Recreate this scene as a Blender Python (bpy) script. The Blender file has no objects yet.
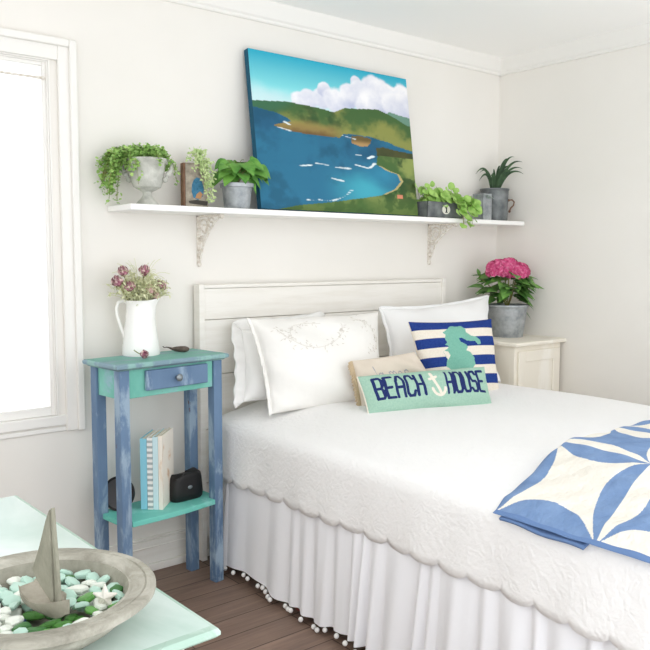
import bpy, math, random
import numpy as np
from mathutils import Vector, Matrix, Euler
PI = math.pi
R = random.Random(7)
S = bpy.context.scene
C = bpy.data.collections.new('room'); S.collection.children.link(C)

# ------------------------------------------------------------------ camera
CX, CY, CZ, YAW, PITCH, ROLL, FOC = -1.7604, -3.1353, 1.396, .6789, .0882, .0023, 788.88
FW = Vector((math.sin(YAW)*math.cos(PITCH), math.cos(YAW)*math.cos(PITCH), -math.sin(PITCH)))
RT = Vector((math.cos(YAW), -math.sin(YAW), 0)); UP = RT.cross(FW)
RT, UP = RT*math.cos(ROLL)+UP*math.sin(ROLL), UP*math.cos(ROLL)-RT*math.sin(ROLL)
CAM = Vector((CX, CY, CZ))
def at(px, py, axis, val):
    """world point seen at a pixel of the photograph on the plane x, y or z = val"""
    d = FW*FOC + RT*(px-325) + UP*(325-py)
    k = 'xyz'.index(axis); t = (val-CAM[k])/d[k]
    return CAM + d*t
cd = bpy.data.cameras.new('camera'); cam = bpy.data.objects.new('camera', cd); C.objects.link(cam)
cd.sensor_width = 36; cd.lens = FOC/650*36; cd.clip_start = .05
m3 = Matrix((RT, UP, -FW)).transposed()
cam.matrix_world = Matrix.Translation(CAM) @ m3.to_4x4()
S.camera = cam

# ------------------------------------------------------------------ materials
def lin(h):
    h = h.lstrip('#'); c = [int(h[i:i+2], 16)/255 for i in (0, 2, 4)]
    return tuple((x/12.92 if x <= .04045 else ((x+.055)/1.055)**2.4) for x in c)+(1,)
class N:
    """a small node tree builder around one principled shader"""
    def __init__(s, name, color='#ffffff', rough=.6, metal=0., spec=.3):
        s.m = bpy.data.materials.new(name); s.m.use_nodes = True
        s.nt = s.m.node_tree; s.b = s.nt.nodes['Principled BSDF']
        s.b.inputs['Base Color'].default_value = lin(color)
        s.b.inputs['Roughness'].default_value = rough; s.b.inputs['Metallic'].default_value = metal
        s.b.inputs['Specular IOR Level'].default_value = spec
        s.tc = None
    def n(s, t, **k):
        q = s.nt.nodes.new(t)
        for a, v in k.items(): setattr(q, a, v)
        return q
    def co(s, scale=(1, 1, 1), kind='Object'):
        if not s.tc: s.tc = s.n('ShaderNodeTexCoord')
        mp = s.n('ShaderNodeMapping'); mp.inputs['Scale'].default_value = scale
        s.nt.links.new(s.tc.outputs[kind], mp.inputs[0]); return mp.outputs[0]
    def noise(s, scale, detail=4, rough=.55, st=(1, 1, 1), dist=0.):
        q = s.n('ShaderNodeTexNoise'); q.inputs['Scale'].default_value = scale
        q.inputs['Detail'].default_value = detail; q.inputs['Roughness'].default_value = rough
        q.inputs['Distortion'].default_value = dist
        s.nt.links.new(s.co(st), q.inputs['Vector']); return q.outputs['Fac']
    def vor(s, scale, st=(1, 1, 1), feat='F1'):
        q = s.n('ShaderNodeTexVoronoi', feature=feat); q.inputs['Scale'].default_value = scale
        s.nt.links.new(s.co(st), q.inputs['Vector']); return q.outputs['Distance']
    def ramp(s, fac, stops, interp='LINEAR'):
        q = s.n('ShaderNodeValToRGB'); q.color_ramp.interpolation = interp
        e = q.color_ramp.elements
        while len(e) < len(stops): e.new(.5)
        for el, (p, c) in zip(e, stops): el.position = p; el.color = lin(c) if isinstance(c, str) else (c, c, c, 1)
        s.nt.links.new(fac, q.inputs[0]); return q.outputs[0]
    def mix(s, fac, a, b, mode='MIX'):
        q = s.n('ShaderNodeMix', data_type='RGBA', blend_type=mode)
        for sock, v in ((q.inputs[0], fac), (q.inputs[6], a), (q.inputs[7], b)):
            if isinstance(v, str): sock.default_value = lin(v)
            elif isinstance(v, (int, float)): sock.default_value = v
            else: s.nt.links.new(v, sock)
        return q.outputs[2]
    def col(s, c): s.nt.links.new(c, s.b.inputs['Base Color']); return s
    def bump(s, h, strength=.3, dist=.01):
        q = s.n('ShaderNodeBump'); q.inputs['Strength'].default_value = strength; q.inputs['Distance'].default_value = dist
        s.nt.links.new(h, q.inputs['Height'])
        old = s.b.inputs['Normal']
        if old.is_linked: s.nt.links.new(old.links[0].from_socket, q.inputs['Normal'])
        s.nt.links.new(q.outputs[0], s.b.inputs['Normal']); return s

def plain(name, c, rough=.6, metal=0., spec=.3, nb=0, ns=60, var=None):
    k = N(name, c, rough, metal, spec)
    if var: k.col(k.ramp(k.noise(ns), [(.3, c), (.7, var)]))
    if nb: k.bump(k.noise(ns*1.5), nb, .004)
    return k.m
def cloth(name, c, weave=500, wr=.25, wrinkle=7, var=None):
    k = N(name, c, .9, 0, .1)
    if var: k.col(k.ramp(k.noise(9), [(.3, c), (.7, var)]))
    k.bump(k.noise(wrinkle, 3), wr, .03); k.bump(k.noise(weave, 1), .15, .001); return k.m
def chipped(name, base, second, wood='#6b5546', amt=.62, sc=9, st=(1, 1, .25), base2=None):
    k = N(name, base, .55, 0, .25)
    b = k.ramp(k.noise(sc*.6, 5, .6, st), [(.35, base), (.65, base2 or base)])
    a = k.mix(k.ramp(k.noise(sc, 8, .65, st, .4), [(amt-.05, 0.), (amt+.03, 1.)]), b, second)
    w = k.mix(k.ramp(k.noise(sc*2.3, 8, .7, st, .6), [(.66, 0.), (.70, 1.)]), a, wood)
    k.col(w); k.bump(k.noise(sc*4, 5, .6, (1, 1, .15)), .15, .004); return k.m

M = {}
def wallmat():
    k = N('wall_paint', '#efece6', .85, 0, .15)
    k.col(k.ramp(k.noise(1.3, 3), [(.3, '#e9e6e0'), (.7, '#edeae5')])); k.bump(k.noise(35, 5), .06, .006); return k.m
M['wall'] = wallmat()
M['ceil'] = plain('ceiling_paint', '#fbfaf8', .9)
def floormat():
    k = N('wood_floor', '#6b5446', .5, 0, .35)
    br = k.n('ShaderNodeTexBrick'); br.offset = .37; br.squash = 1
    for nm, v in (('Scale', 1), ('Brick Width', 1.15), ('Row Height', .125), ('Mortar Size', .0025), ('Mortar Smooth', .2), ('Bias', 0)): br.inputs[nm].default_value = v
    br.inputs['Color1'].default_value = (0, 0, 0, 1); br.inputs['Color2'].default_value = (1, 1, 1, 1); br.inputs['Mortar'].default_value = (.5, .5, .5, 1)
    k.nt.links.new(k.co(), br.inputs['Vector'])
    g = k.noise(7, 9, .68, (.35, 7, 1), .6); g2 = k.noise(2.2, 5, .6, (.6, 3, 1), .8)
    c = k.ramp(g, [(.30, '#574740'), (.5, '#7a6559'), (.68, '#a38a79')])
    c = k.mix(.55, c, k.ramp(g2, [(.35, '#5f4d45'), (.65, '#99806f')]))
    c = k.mix(.35, c, k.ramp(br.outputs['Color'], [(0., '#625048'), (1., '#94796a')]))
    c = k.mix(br.outputs['Fac'], c, '#4a3a31')
    k.col(c); k.bump(g, .12, .004); return k.m
M['floor'] = floormat()
M['trim'] = plain('trim_paint', '#eeece8', .5, 0, .35, .05, 30)
M['white_wood'] = (lambda k: (k.col(k.ramp(k.noise(6, 7, .65, (.5, 1, 6)), [(.3, '#e6e2da'), (.55, '#eeebe5')])), k.bump(k.noise(8, 6, .6, (.4, 1, 9)), .12, .005), k.m)[-1])(N('whitewashed_wood', '#f1eee8', .6))
M['cream_wood'] = chipped('cream_painted_wood', '#e9e3d6', '#f0ece3', '#8c7b66', .6, 5)
M['shelf'] = plain('white_shelf_paint', '#f7f6f4', .4, 0, .4)
M['iron_white'] = plain('chipped_white_iron', '#efece6', .6, 0, .3, .2, 90, '#c9beb0')
M['teal'] = chipped('teal_chipped_paint', '#82c4b6', '#8db4be', '#7a5b45', .6, 9, (1, 1, .6), '#67ae9f')
M['teal_top'] = chipped('teal_worn_tabletop', '#7db0a6', '#7f9ea6', '#6e5a4a', .56, 8, (.4, 1, 1), '#64a294')
M['blue'] = chipped('blue_chipped_paint', '#6c86a4', '#96abbe', '#6b4a3d', .54, 10, (1, 1, .3), '#597290')
M['blue_edge'] = chipped('blue_worn_edge', '#7f99a6', '#8fb7b2', '#5f5046', .55, 14)
M['teal_shelf'] = chipped('turquoise_shelf_paint', '#79cdc0', '#90d6ce', '#5f8f86', .6, 6, (1, 1, 1), '#66c0b2')
M['mint'] = (lambda k: (k.col(k.ramp(k.noise(3.2, 5, .6, (1.6, .7, 1), .5), [(.34, '#b4cac0'), (.6, '#d0ddd7'), (.8, '#e0e8e5')])), k.bump(k.noise(5, 5, .6, (8, .5, 1)), .05, .004), k.m)[-1])(N('mint_painted_wood', '#cfe6dc', .35, 0, .45))
M['mint_edge'] = chipped('mint_edge_paint', '#a6c0b2', '#bdd0c6', '#8a9384', .6, 6, (1, 1, 1))
M['galv'] = (lambda k: (k.col(k.mix(k.ramp(k.noise(18, 6, .65), [(.35, 0.), (.65, 1.)]), '#8e9498', '#b9bdc0')), k.bump(k.noise(30), .08, .004), k.m)[-1])(N('galvanised_metal', '#aab0b5', .5, .5, .5))
M['zinc_dark'] = (lambda k: (k.col(k.mix(k.ramp(k.noise(14, 6), [(.35, 0.), (.65, 1.)]), '#5d6264', '#8b8f8f')), k.bump(k.noise(40), .1, .004), k.m)[-1])(N('weathered_zinc', '#808587', .6, .35, .3))
M['urn'] = (lambda k: (k.col(k.mix(k.ramp(k.noise(16, 7, .65), [(.35, 0.), (.68, 1.)]), '#a9aaa2', '#d6d6cf')), k.bump(k.noise(45, 6), .25, .005), k.m)[-1])(N('aged_stoneware', '#bcbcb4', .75, .1, .3))
M['soil'] = plain('dark_soil', '#3a2d24', .95, 0, .1, .8, 120, '#57452f')
def leafm(n, a, b, tr=.25):
    k = N(n, a, .5, 0, .35)
    k.col(k.ramp(k.noise(22, 3), [(.3, a), (.7, b)]))
    k.b.inputs['Transmission Weight'].default_value = 0
    k.b.inputs['Subsurface Weight'].default_value = 0
    return k.m
M['fern'] = leafm('fern_leaf', '#74a24a', '#b0d07c')
M['fern2'] = leafm('pale_sprig_leaf', '#a2bd78', '#cfdda6')
M['heart'] = leafm('deep_green_leaf', '#3f7a2c', '#76ab4a')
M['round'] = leafm('bright_round_leaf', '#7cae46', '#b4d67a')
M['strap'] = leafm('dark_strap_leaf', '#29402c', '#4d6a48')
M['hydleaf'] = leafm('hydrangea_leaf', '#38682f', '#78a850')
M['greyleaf'] = leafm('grey_green_leaf', '#8aa393', '#b2c2b2')
M['stem'] = leafm('plant_stem', '#7a8a4a', '#8a7d4a')
M['strawstem'] = leafm('straw_stem', '#dcdcba', '#c3c99c')
M['pink'] = (lambda k: (k.col(k.ramp(k.noise(70, 3), [(.3, '#bd3a70'), (.5, '#d05587'), (.7, '#e791b2')])), k.m)[-1])(N('pink_petal', '#dc5c90', .6, 0, .2))
M['rose'] = (lambda k: (k.col(k.ramp(k.noise(55, 4), [(.3, '#7d4252'), (.46, '#ab7585'), (.58, '#e6d0c6')])), k.bump(k.noise(120), .3, .002), k.m)[-1])(N('dried_rose_petal', '#8f5264', .8, 0, .15))
M['rose_pale'] = (lambda k: (k.col(k.ramp(k.noise(50, 4), [(.3, '#b98488'), (.5, '#e2c6bc'), (.7, '#f0e4d3')])), k.bump(k.noise(120), .3, .002), k.m)[-1])(N('dried_pale_petal', '#dfc3b9', .8, 0, .15))
M['enamel'] = plain('white_enamel', '#f8f7f4', .18, 0, .5)
M['pod'] = plain('dark_brown_pod', '#4b4038', .55, 0, .3, .3, 60, '#6d6056')
M['black'] = plain('black_leather', '#1b1a1b', .45, 0, .4, .15, 80)
M['black_in'] = plain('dark_grey_lining', '#5a5759', .6)
M['paper'] = plain('page_paper', '#e9e2d2', .9, 0, .1, .2, 300)
M['bk_blue'] = plain('sky_blue_cover', '#8fcfe2', .5)
M['bk_aqua'] = plain('pale_aqua_cover', '#cfe9ee', .5)
M['bk_cream'] = (lambda k: (k.col(k.ramp(k.noise(11, 6, .6, (1, 1, .5), .8), [(.52, '#efe8dc'), (.62, '#d8b896'), (.68, '#a9764f')])), k.m)[-1])(N('cream_cover', '#efe9de', .6))
def spiral():
    k = N('spiral_cover', '#f2f1ee', .5)
    w = k.n('ShaderNodeTexWave', wave_type='BANDS', bands_direction='Z'); w.inputs['Scale'].default_value = 14
    k.nt.links.new(k.co(), w.inputs['Vector'])
    k.col(k.ramp(w.outputs['Fac'], [(.35, '#f4f3f0'), (.8, '#a9b3b5')])); return k.m
M['bk_spiral'] = spiral()
M['driftwood'] = (lambda k: (k.col(k.ramp(k.noise(12, 8, .7, (1, 1, 1), .7), [(.3, '#827f74'), (.5, '#a19e92'), (.7, '#bebbb0')])), k.bump(k.noise(26, 7, .7), .45, .006), k.m)[-1])(N('weathered_grey_wood', '#a8a290', .85, 0, .15))
M['bowl_in'] = (lambda k: (k.col(k.ramp(k.noise(16, 8, .7), [(.3, '#7d7a6e'), (.7, '#a8a598')])), k.bump(k.noise(40, 7, .7), .3, .004), k.m)[-1])(N('weathered_bowl_hollow', '#8f8c80', .85, 0, .15))
M['boat'] = (lambda k: (k.col(k.ramp(k.noise(14, 8, .7, (1, 1, .4), .5), [(.3, '#6f6d60'), (.5, '#8e8c7d'), (.7, '#a5a394')])), k.bump(k.noise(30, 7, .7), .4, .004), k.m)[-1])(N('grey_carved_wood', '#a09a88', .85, 0, .15))
M['boat_hull'] = (lambda k: (k.col(k.ramp(k.noise(14, 8, .7), [(.3, '#8f897b'), (.7, '#b3ad9f')])), k.bump(k.noise(30, 7, .7), .4, .004), k.m)[-1])(N('pale_carved_wood', '#b6ad9a', .85, 0, .15))
def glassm(n, c):
    k = N(n, c, .5, 0, .4); k.b.inputs['Subsurface Weight'].default_value = .25
    k.b.inputs['Subsurface Radius'].default_value = (.01, .01, .01); k.b.inputs['Subsurface Scale'].default_value = .5
    k.bump(k.noise(160), .15, .001); return k.m
GL = {'white': glassm('frosted_white_glass', '#dfe3d9'), 'aqua': glassm('frosted_aqua_glass', '#b5d3c5'),
      'green': glassm('frosted_green_glass', '#5f9a4a'), 'dark': glassm('frosted_bottle_green_glass', '#3d6f3a'), 'blue': glassm('frosted_cobalt_glass', '#2c4a86')}
M['shell'] = plain('white_shell', '#eeebe4', .5, 0, .3, .2, 60, '#dcd6ca')
M['cord'] = plain('red_brown_cord', '#a5584f', .6)
M['sheet'] = cloth('white_cotton', '#ededed', 400, .3, 6)
M['sham'] = cloth('white_linen', '#edecea', 400, .4, 8)
M['skirt'] = cloth('white_skirt_cotton', '#ebebee', 400, .1, 6)
M['pom'] = plain('white_yarn', '#f4f2ef', .95, 0, .1, .7, 300)
def matelasse():
    k = N('white_matelasse', '#eeedec', .92, 0, .1)
    w = k.n('ShaderNodeTexVoronoi', feature='SMOOTH_F1'); w.inputs['Scale'].default_value = 19
    nz = k.n('ShaderNodeTexNoise'); nz.inputs['Scale'].default_value = 9; nz.inputs['Detail'].default_value = 3
    k.nt.links.new(k.co(), nz.inputs['Vector'])
    vm = k.n('ShaderNodeMix', data_type='RGBA'); vm.inputs[0].default_value = .12
    k.nt.links.new(k.co(), vm.inputs[6]); k.nt.links.new(nz.outputs['Color'], vm.inputs[7])
    k.nt.links.new(vm.outputs[2], w.inputs['Vector'])
    wave = k.n('ShaderNodeMath', operation='SINE'); mu = k.n('ShaderNodeMath', operation='MULTIPLY'); mu.inputs[1].default_value = 26
    k.nt.links.new(w.outputs['Distance'], mu.inputs[0]); k.nt.links.new(mu.outputs[0], wave.inputs[0])
    k.bump(wave.outputs[0], .11, .005); k.bump(k.noise(75, 3, .6), .45, .006); k.bump(k.noise(5, 3), .12, .03)
    return k.m
M['coverlet'] = matelasse()
def embroid():
    k = N('white_embroidered_cotton', '#edebe7', .9, 0, .1)
    k.bump(k.noise(6, 3), .4, .03); k.bump(k.noise(420, 1), .12, .001); return k.m
M['emb'] = embroid()
M['thread'] = plain('grey_thread', '#d6d1ca', .8)
def knit(n, c, d):
    k = N(n, c, .95, 0, .05); k.col(k.ramp(k.noise(160, 2), [(.3, c), (.7, d)])); k.bump(k.vor(330), .5, .003); k.bump(k.noise(8, 2), .12, .02); return k.m
M['k_navy'] = knit('navy_wool', '#263c80', '#2f478c')
M['k_cream'] = knit('cream_wool', '#e6dccd', '#efe7da')
M['k_mint'] = knit('mint_wool', '#9bbfac', '#a9cab8')
M['k_sea'] = knit('sea_green_wool', '#75b09e', '#84bcaa')
M['k_ink'] = knit('dark_navy_wool', '#263061', '#303b6e')
M['linen'] = cloth('beige_linen', '#d3c7b8', 350, .2, 12, '#dbd0c2')
M['linen_ink'] = plain('grey_lettering', '#a3a1a6', .9)
M['fringe'] = plain('beige_fringe', '#cdbb9f', .95, 0, .1, .4, 200, '#bfa98b')
M['q_blue'] = (lambda k: (k.col(k.ramp(k.noise(14, 5), [(.3, '#6d88b0'), (.7, '#809abf')])), k.bump(k.noise(48, 4), .8, .009), k.bump(k.noise(7, 3), .3, .03), k.m)[-1])(N('denim_blue_patch', '#7393c2', .9, 0, .1))
M['q_cream'] = (lambda k: (k.col(k.ramp(k.noise(14, 5), [(.3, '#e4dfd4'), (.7, '#eae6dd')])), k.bump(k.noise(48, 4), .8, .009), k.bump(k.noise(7, 3), .3, .03), k.m)[-1])(N('cream_patch', '#ede9df', .9, 0, .1))
M['q_bind'] = plain('blue_binding', '#6883ae', .9, 0, .1, .4, 60)
def vcol():
    k = N('painted_canvas', '#ffffff', .6, 0, .2)
    a = k.n('ShaderNodeVertexColor'); a.layer_name = 'paint'; k.col(a.outputs['Color'])
    k.bump(k.noise(180, 3), .15, .002); return k.m
M['paint'] = vcol()
M['canvas_side'] = plain('dark_blue_canvas_edge', '#17536d', .7)
M['bird'] = plain('aged_paper', '#b7ad9c', .8, 0, .2, 0, 40, '#8a8277')
M['brownwood'] = plain('brown_wood_block', '#8a6a55', .7, 0, .2, .2, 40, '#6d5040')
M['birdblue'] = plain('blue_bird_ink', '#4d89ab', .7, 0, .2, 0, 60, '#35657f')
M['birdbuff'] = plain('buff_bird_ink', '#b98c62', .7)
M['birddark'] = plain('dark_bird_ink', '#4a4640', .7)
M['tagplate'] = plain('cream_enamel_tag', '#e9e6da', .5)
M['ink'] = plain('black_ink', '#26262a', .6)
M['brass'] = plain('pewter_metal', '#8b9296', .4, .8)
def glassp():
    m = bpy.data.materials.new('window_glass'); m.use_nodes = True; nt = m.node_tree; nt.nodes.clear()
    o = nt.nodes.new('ShaderNodeOutputMaterial'); t = nt.nodes.new('ShaderNodeBsdfTransparent'); g = nt.nodes.new('ShaderNodeBsdfGlossy')
    g.inputs['Roughness'].default_value = .02; f = nt.nodes.new('ShaderNodeFresnel'); f.inputs[0].default_value = 1.2
    x = nt.nodes.new('ShaderNodeMixShader')
    nt.links.new(f.outputs[0], x.inputs[0]); nt.links.new(t.outputs[0], x.inputs[1]); nt.links.new(g.outputs[0], x.inputs[2]); nt.links.new(x.outputs[0], o.inputs[0])
    return m
M['glass'] = glassp()

# ------------------------------------------------------------------ mesh helpers
class MB:
    def __init__(s): s.v = []; s.f = []; s.mi = []; s.c = None
    def add(s, vs, fs, mi=0, xf=None):
        b = len(s.v)
        s.v += [tuple(xf @ Vector(p)) if xf else tuple(p) for p in vs]
        for i, f in enumerate(fs):
            s.f.append(tuple(b+q for q in f)); s.mi.append(mi[i] if isinstance(mi, list) else mi)
        return s
    def box(s, x0, x1, y0, y1, z0, z1, mi=0, xf=None):
        vs = [(x, y, z) for z in (z0, z1) for y in (y0, y1) for x in (x0, x1)]
        return s.add(vs, [(0, 2, 3, 1), (4, 5, 7, 6), (0, 1, 5, 4), (2, 6, 7, 3), (0, 4, 6, 2), (1, 3, 7, 5)], mi, xf)
    def lathe(s, prof, c=(0, 0, 0), n=40, mi=0, xf=None, sx=1, sy=1, cap0=True, cap1=False, jit=0):
        vs = []; fs = []; k = len(prof)
        for i in range(n):
            a = 2*PI*i/n
            for r, z in prof:
                rr = r*(1+jit*(math.sin(3*a+z*40)+math.sin(7*a+z*80+1)*.6))
                vs.append((c[0]+rr*math.cos(a)*sx, c[1]+rr*math.sin(a)*sy, c[2]+z))
        for i in range(n):
            j = (i+1) % n
            for q in range(k-1): fs.append((i*k+q, j*k+q, j*k+q+1, i*k+q+1))
        if cap0: fs.append(tuple(i*k for i in reversed(range(n))))
        if cap1: fs.append(tuple(i*k+k-1 for i in range(n)))
        return s.add(vs, fs, mi, xf)
    def tube(s, pts, r, n=8, mi=0, xf=None, cap=True):
        pts = [Vector(p) for p in pts]; k = len(pts); rs = r if isinstance(r, (list, tuple)) else [r]*k
        vs = []; fs = []; prev = None
        for i, p in enumerate(pts):
            t = (pts[min(i+1, k-1)]-pts[max(i-1, 0)])
            t = t.normalized() if t.length > 1e-9 else Vector((0, 0, 1))
            if prev is None:
                a = Vector((0, 0, 1)) if abs(t.z) < .9 else Vector((1, 0, 0)); u = t.cross(a).normalized()
            else:
                u = (prev-t*prev.dot(t)); u = u.normalized() if u.length > 1e-6 else t.orthogonal().normalized()
            prev = u; w = t.cross(u)
            for q in range(n):
                a = 2*PI*q/n; vs.append(p+(u*math.cos(a)+w*math.sin(a))*rs[i])
        for i in range(k-1):
            for q in range(n): fs.append((i*n+q, i*n+(q+1) % n, (i+1)*n+(q+1) % n, (i+1)*n+q))
        if cap: fs += [tuple(reversed(range(n))), tuple((k-1)*n+q for q in range(n))]
        return s.add(vs, fs, mi, xf)
    def grid(s, fn, nu, nv, mi=None, xf=None, flip=False):
        vs = [fn(i/nu, j/nv) for j in range(nv+1) for i in range(nu+1)]; fs = []; ms = []
        for j in range(nv):
            for i in range(nu):
                a = j*(nu+1)+i; f = (a, a+1, a+nu+2, a+nu+1); fs.append(f[::-1] if flip else f)
                ms.append(mi((i+.5)/nu, (j+.5)/nv) if mi else 0)
        return s.add(vs, fs, ms, xf)
    def ball(s, c, r, n=10, m=7, mi=0, xf=None, sc=(1, 1, 1), jit=0, rnd=R):
        vs = []; fs = []
        for j in range(m+1):
            b = PI*j/m
            for i in range(n):
                a = 2*PI*i/n; q = r*(1+jit*(rnd.random()-.5))
                vs.append((c[0]+q*sc[0]*math.sin(b)*math.cos(a), c[1]+q*sc[1]*math.sin(b)*math.sin(a), c[2]-q*sc[2]*math.cos(b)))
        for j in range(m):
            for i in range(n): fs.append((j*n+i, j*n+(i+1) % n, (j+1)*n+(i+1) % n, (j+1)*n+i))
        return s.add(vs, fs, mi, xf)
    def leaf(s, base, d, up, L, W, bend=.3, shape=None, fold=.25, n=5, mi=0):
        """a leaf with a midrib, two halves folded along it, curving down by bend"""
        d = Vector(d).normalized(); up = Vector(up); side = d.cross(up)
        side = side.normalized() if side.length > 1e-6 else d.orthogonal().normalized()
        up = side.cross(d).normalized(); base = Vector(base); vs = []; fs = []
        for i in range(n+1):
            t = i/n; w = W*.5*(shape(t) if shape else math.sin(PI*min(1, t*.97+.03))**.8)
            a = bend*t; p = base+d*(L*t*math.cos(a*.6))-up*(L*t*math.sin(a))
            vs += [p-side*w+up*(fold*w), p, p+side*w+up*(fold*w)]
        for i in range(n):
            a = i*3; fs += [(a, a+1, a+4, a+3), (a+1, a+2, a+5, a+4)]
        return s.add(vs, fs, mi)
OFF = {}
def build(name, mb, mat, parent=None, loc=None, smooth=True, bev=0, seg=2, ang=40, sub=0, kind=None):
    """link a collected mesh, given in world coordinates, as ONE object"""
    off = OFF[parent.name] if parent is not None else Vector(loc if loc is not None else (0, 0, 0))
    me = bpy.data.meshes.new(name)
    me.from_pydata([tuple(Vector(p)-off) for p in mb.v], [], mb.f)
    for m in (mat if isinstance(mat, (list, tuple)) else [mat]): me.materials.append(m)
    if any(mb.mi): me.polygons.foreach_set('material_index', mb.mi)
    if mb.c is not None:
        a = me.color_attributes.new('paint', 'FLOAT_COLOR', 'POINT'); a.data.foreach_set('color', np.asarray(mb.c, dtype=np.float32).ravel())
    me.update()
    o = bpy.data.objects.new(name, me); C.objects.link(o)
    if smooth: me.shade_smooth(); me.set_sharp_from_angle(angle=math.radians(ang))
    if bev:
        b = o.modifiers.new('bevel', 'BEVEL'); b.width = bev; b.segments = seg; b.limit_method = 'ANGLE'; b.angle_limit = math.radians(35); b.harden_normals = False
    if sub:
        b = o.modifiers.new('sub', 'SUBSURF'); b.levels = sub; b.render_levels = sub
    OFF[o.name] = off
    if parent is not None: o.parent = parent
    else: o.location = off
    if kind: o['kind'] = kind
    return o
def tag(o, label, cat, group=None, kind=None):
    o['label'] = label; o['category'] = cat
    if group: o['group'] = group
    if kind: o['kind'] = kind
    return o
def thing(name, label, cat, loc, group=None):
    o = bpy.data.objects.new(name, None); o.empty_display_size = .05; C.objects.link(o); o.location = loc
    OFF[o.name] = Vector(loc); return tag(o, label, cat, group)
def struct(name, mb, mat, **k):
    return build(name, mb, mat, kind='structure', **k)
def rotz(a, c=(0, 0, 0)): return Matrix.Translation(c) @ Matrix.Rotation(a, 4, 'Z')
def bez(p0, p1, p2, n=10):
    p0, p1, p2 = Vector(p0), Vector(p1), Vector(p2)
    return [p0*(1-t)**2+p1*2*t*(1-t)+p2*t*t for t in [i/n for i in range(n+1)]]
def inpoly(x, y, P):
    c = False; j = len(P)-1
    for i in range(len(P)):
        if (P[i][1] > y) != (P[j][1] > y) and x < (P[j][0]-P[i][0])*(y-P[i][1])/(P[j][1]-P[i][1])+P[i][0]: c = not c
        j = i
    return c
def segd(x, y, a, b, ax=1., ay=1.):
    px, py, ax_, ay_, bx, by = x*ax, y*ay, a[0]*ax, a[1]*ay, b[0]*ax, b[1]*ay
    dx, dy = bx-ax_, by-ay_; l = dx*dx+dy*dy
    t = 0 if l == 0 else max(0, min(1, ((px-ax_)*dx+(py-ay_)*dy)/l))
    return math.hypot(px-ax_-t*dx, py-ay_-t*dy)
def smooth(a, b, x):
    t = max(0, min(1, (x-a)/(b-a))); return t*t*(3-2*t)

# ------------------------------------------------------------------ the room
XR, ZC, XL, YB = at(499, 120, 'y', 0).x, 2.567, -2.9, -2.6
WX0, WX1, WZ0, WZ1 = -1.62, -.618, .735, 2.155           # window opening in the back wall
m = MB(); t = .16
m.box(XL, WX0, 0, t, 0, ZC).box(WX1, XR+t, 0, t, 0, ZC).box(WX0, WX1, 0, t, 0, WZ0).box(WX0, WX1, 0, t, WZ1, ZC)
struct('wall_back', m, M['wall'], smooth=False)
m = MB().box(XR, XR+t, YB, 0, 0, ZC); struct('wall_right', m, M['wall'], smooth=False)
m = MB(); LY0, LY1, LZ0, LZ1 = -2.45, -.5, .7, 2.3
m.box(XL-t, XL, LY1, t, 0, ZC).box(XL-t, XL, YB, LY0, 0, ZC).box(XL-t, XL, LY0, LY1, 0, LZ0).box(XL-t, XL, LY0, LY1, LZ1, ZC)
struct('wall_left', m, M['wall'], smooth=False)
struct('floor', MB().box(XL-t, XR+t, YB-.05, t, -.1, 0), M['floor'], smooth=False)
struct('ceiling', MB().box(XL-t, XR+t, YB, t, ZC, ZC+.1), M['ceil'], smooth=False)
def crown(m, p0, p1, nrm):
    prof = [(0, -.092), (.012, -.092), (.016, -.086), (.016, -.078), (.024, -.07), (.036, -.035), (.042, -.014), (.046, 0), (0, 0)]
    p0, p1, nrm = Vector(p0), Vector(p1), Vector(nrm); vs = []
    for p in (p0, p1): vs += [p+nrm*a+Vector((0, 0, ZC+b)) for a, b in prof]
    k = len(prof); m.add(vs, [(i, (i+1) % k, k+(i+1) % k, k+i) for i in range(k)]+[tuple(range(k)), tuple(range(2*k-1, k-1, -1))])
m = MB(); crown(m, (XL, 0, 0), (XR, 0, 0), (0, -1, 0)); struct('trim_1', m, M['trim'], ang=25)
m = MB(); crown(m, (XR, 0, 0), (XR, YB, 0), (-1, 0, 0)); struct('trim_2', m, M['trim'], ang=25)
m = MB().box(XL, XR, -.016, 0, .034, .14).box(XL, XR, -.012, 0, .14, .152).box(XL, XR, -.026, 0, 0, .034).box(XL, XR, -.02, 0, .105, .112)
struct('baseboard_back', m, M['white_wood'], bev=.003)
m = MB().box(XR-.016, XR, YB, -.03, 0, .15); struct('baseboard_right', m, M['white_wood'], bev=.003)
# window in the back wall: casing, jambs, sash, pane
CW = .1
WO = WX1+CW                                               # outer edge of the right casing
def frame(m, x0, x1, z0, z1, a, y0, y1, bot=True, ab=None):
    """four butt-jointed members of width a around an opening, measured from the outer rectangle"""
    ab = a if ab is None else ab
    m.box(x0, x0+a, y0, y1, z0, z1).box(x1-a, x1, y0, y1, z0, z1).box(x0+a, x1-a, y0, y1, z1-a, z1)
    if bot: m.box(x0+a, x1-a, y0, y1, z0, z0+ab)
w = MB(); frame(w, WX0-CW, WO, WZ0-.055, WZ1+CW-.03, CW-.028, -.018, 0, False)
win = struct('window_1', w, M['trim'], bev=.004)
w = MB(); frame(w, WX0-CW-.028, WO+.0, WZ0-.056, WZ1+CW-.018, .03, -.034, -.0182, False)
build('backband', w, M['trim'], win, bev=.006, seg=3)
w = MB(); frame(w, WX0, WX1, WZ0+.013, WZ1, .007, -.006, .10, False); frame(w, WX0+.0072, WX1-.0072, WZ0+.013, WZ1-.0072, .006, -.002, .007, False)
build('jamb', w, M['trim'], win, bev=.002)
w = MB().box(WX0-.03, WX1+.03, -.012, .1, WZ0-.03, WZ0+.012).box(WX0-.03, WX1+.03, -.008, 0, WZ0-.055, WZ0-.036)
build('sill', w, M['trim'], win, bev=.004)
w = MB(); sx0, sx1, sz0, sz1 = WX0+.0075, WX1-.0075, WZ0+.0125, WZ1-.0075
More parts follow.
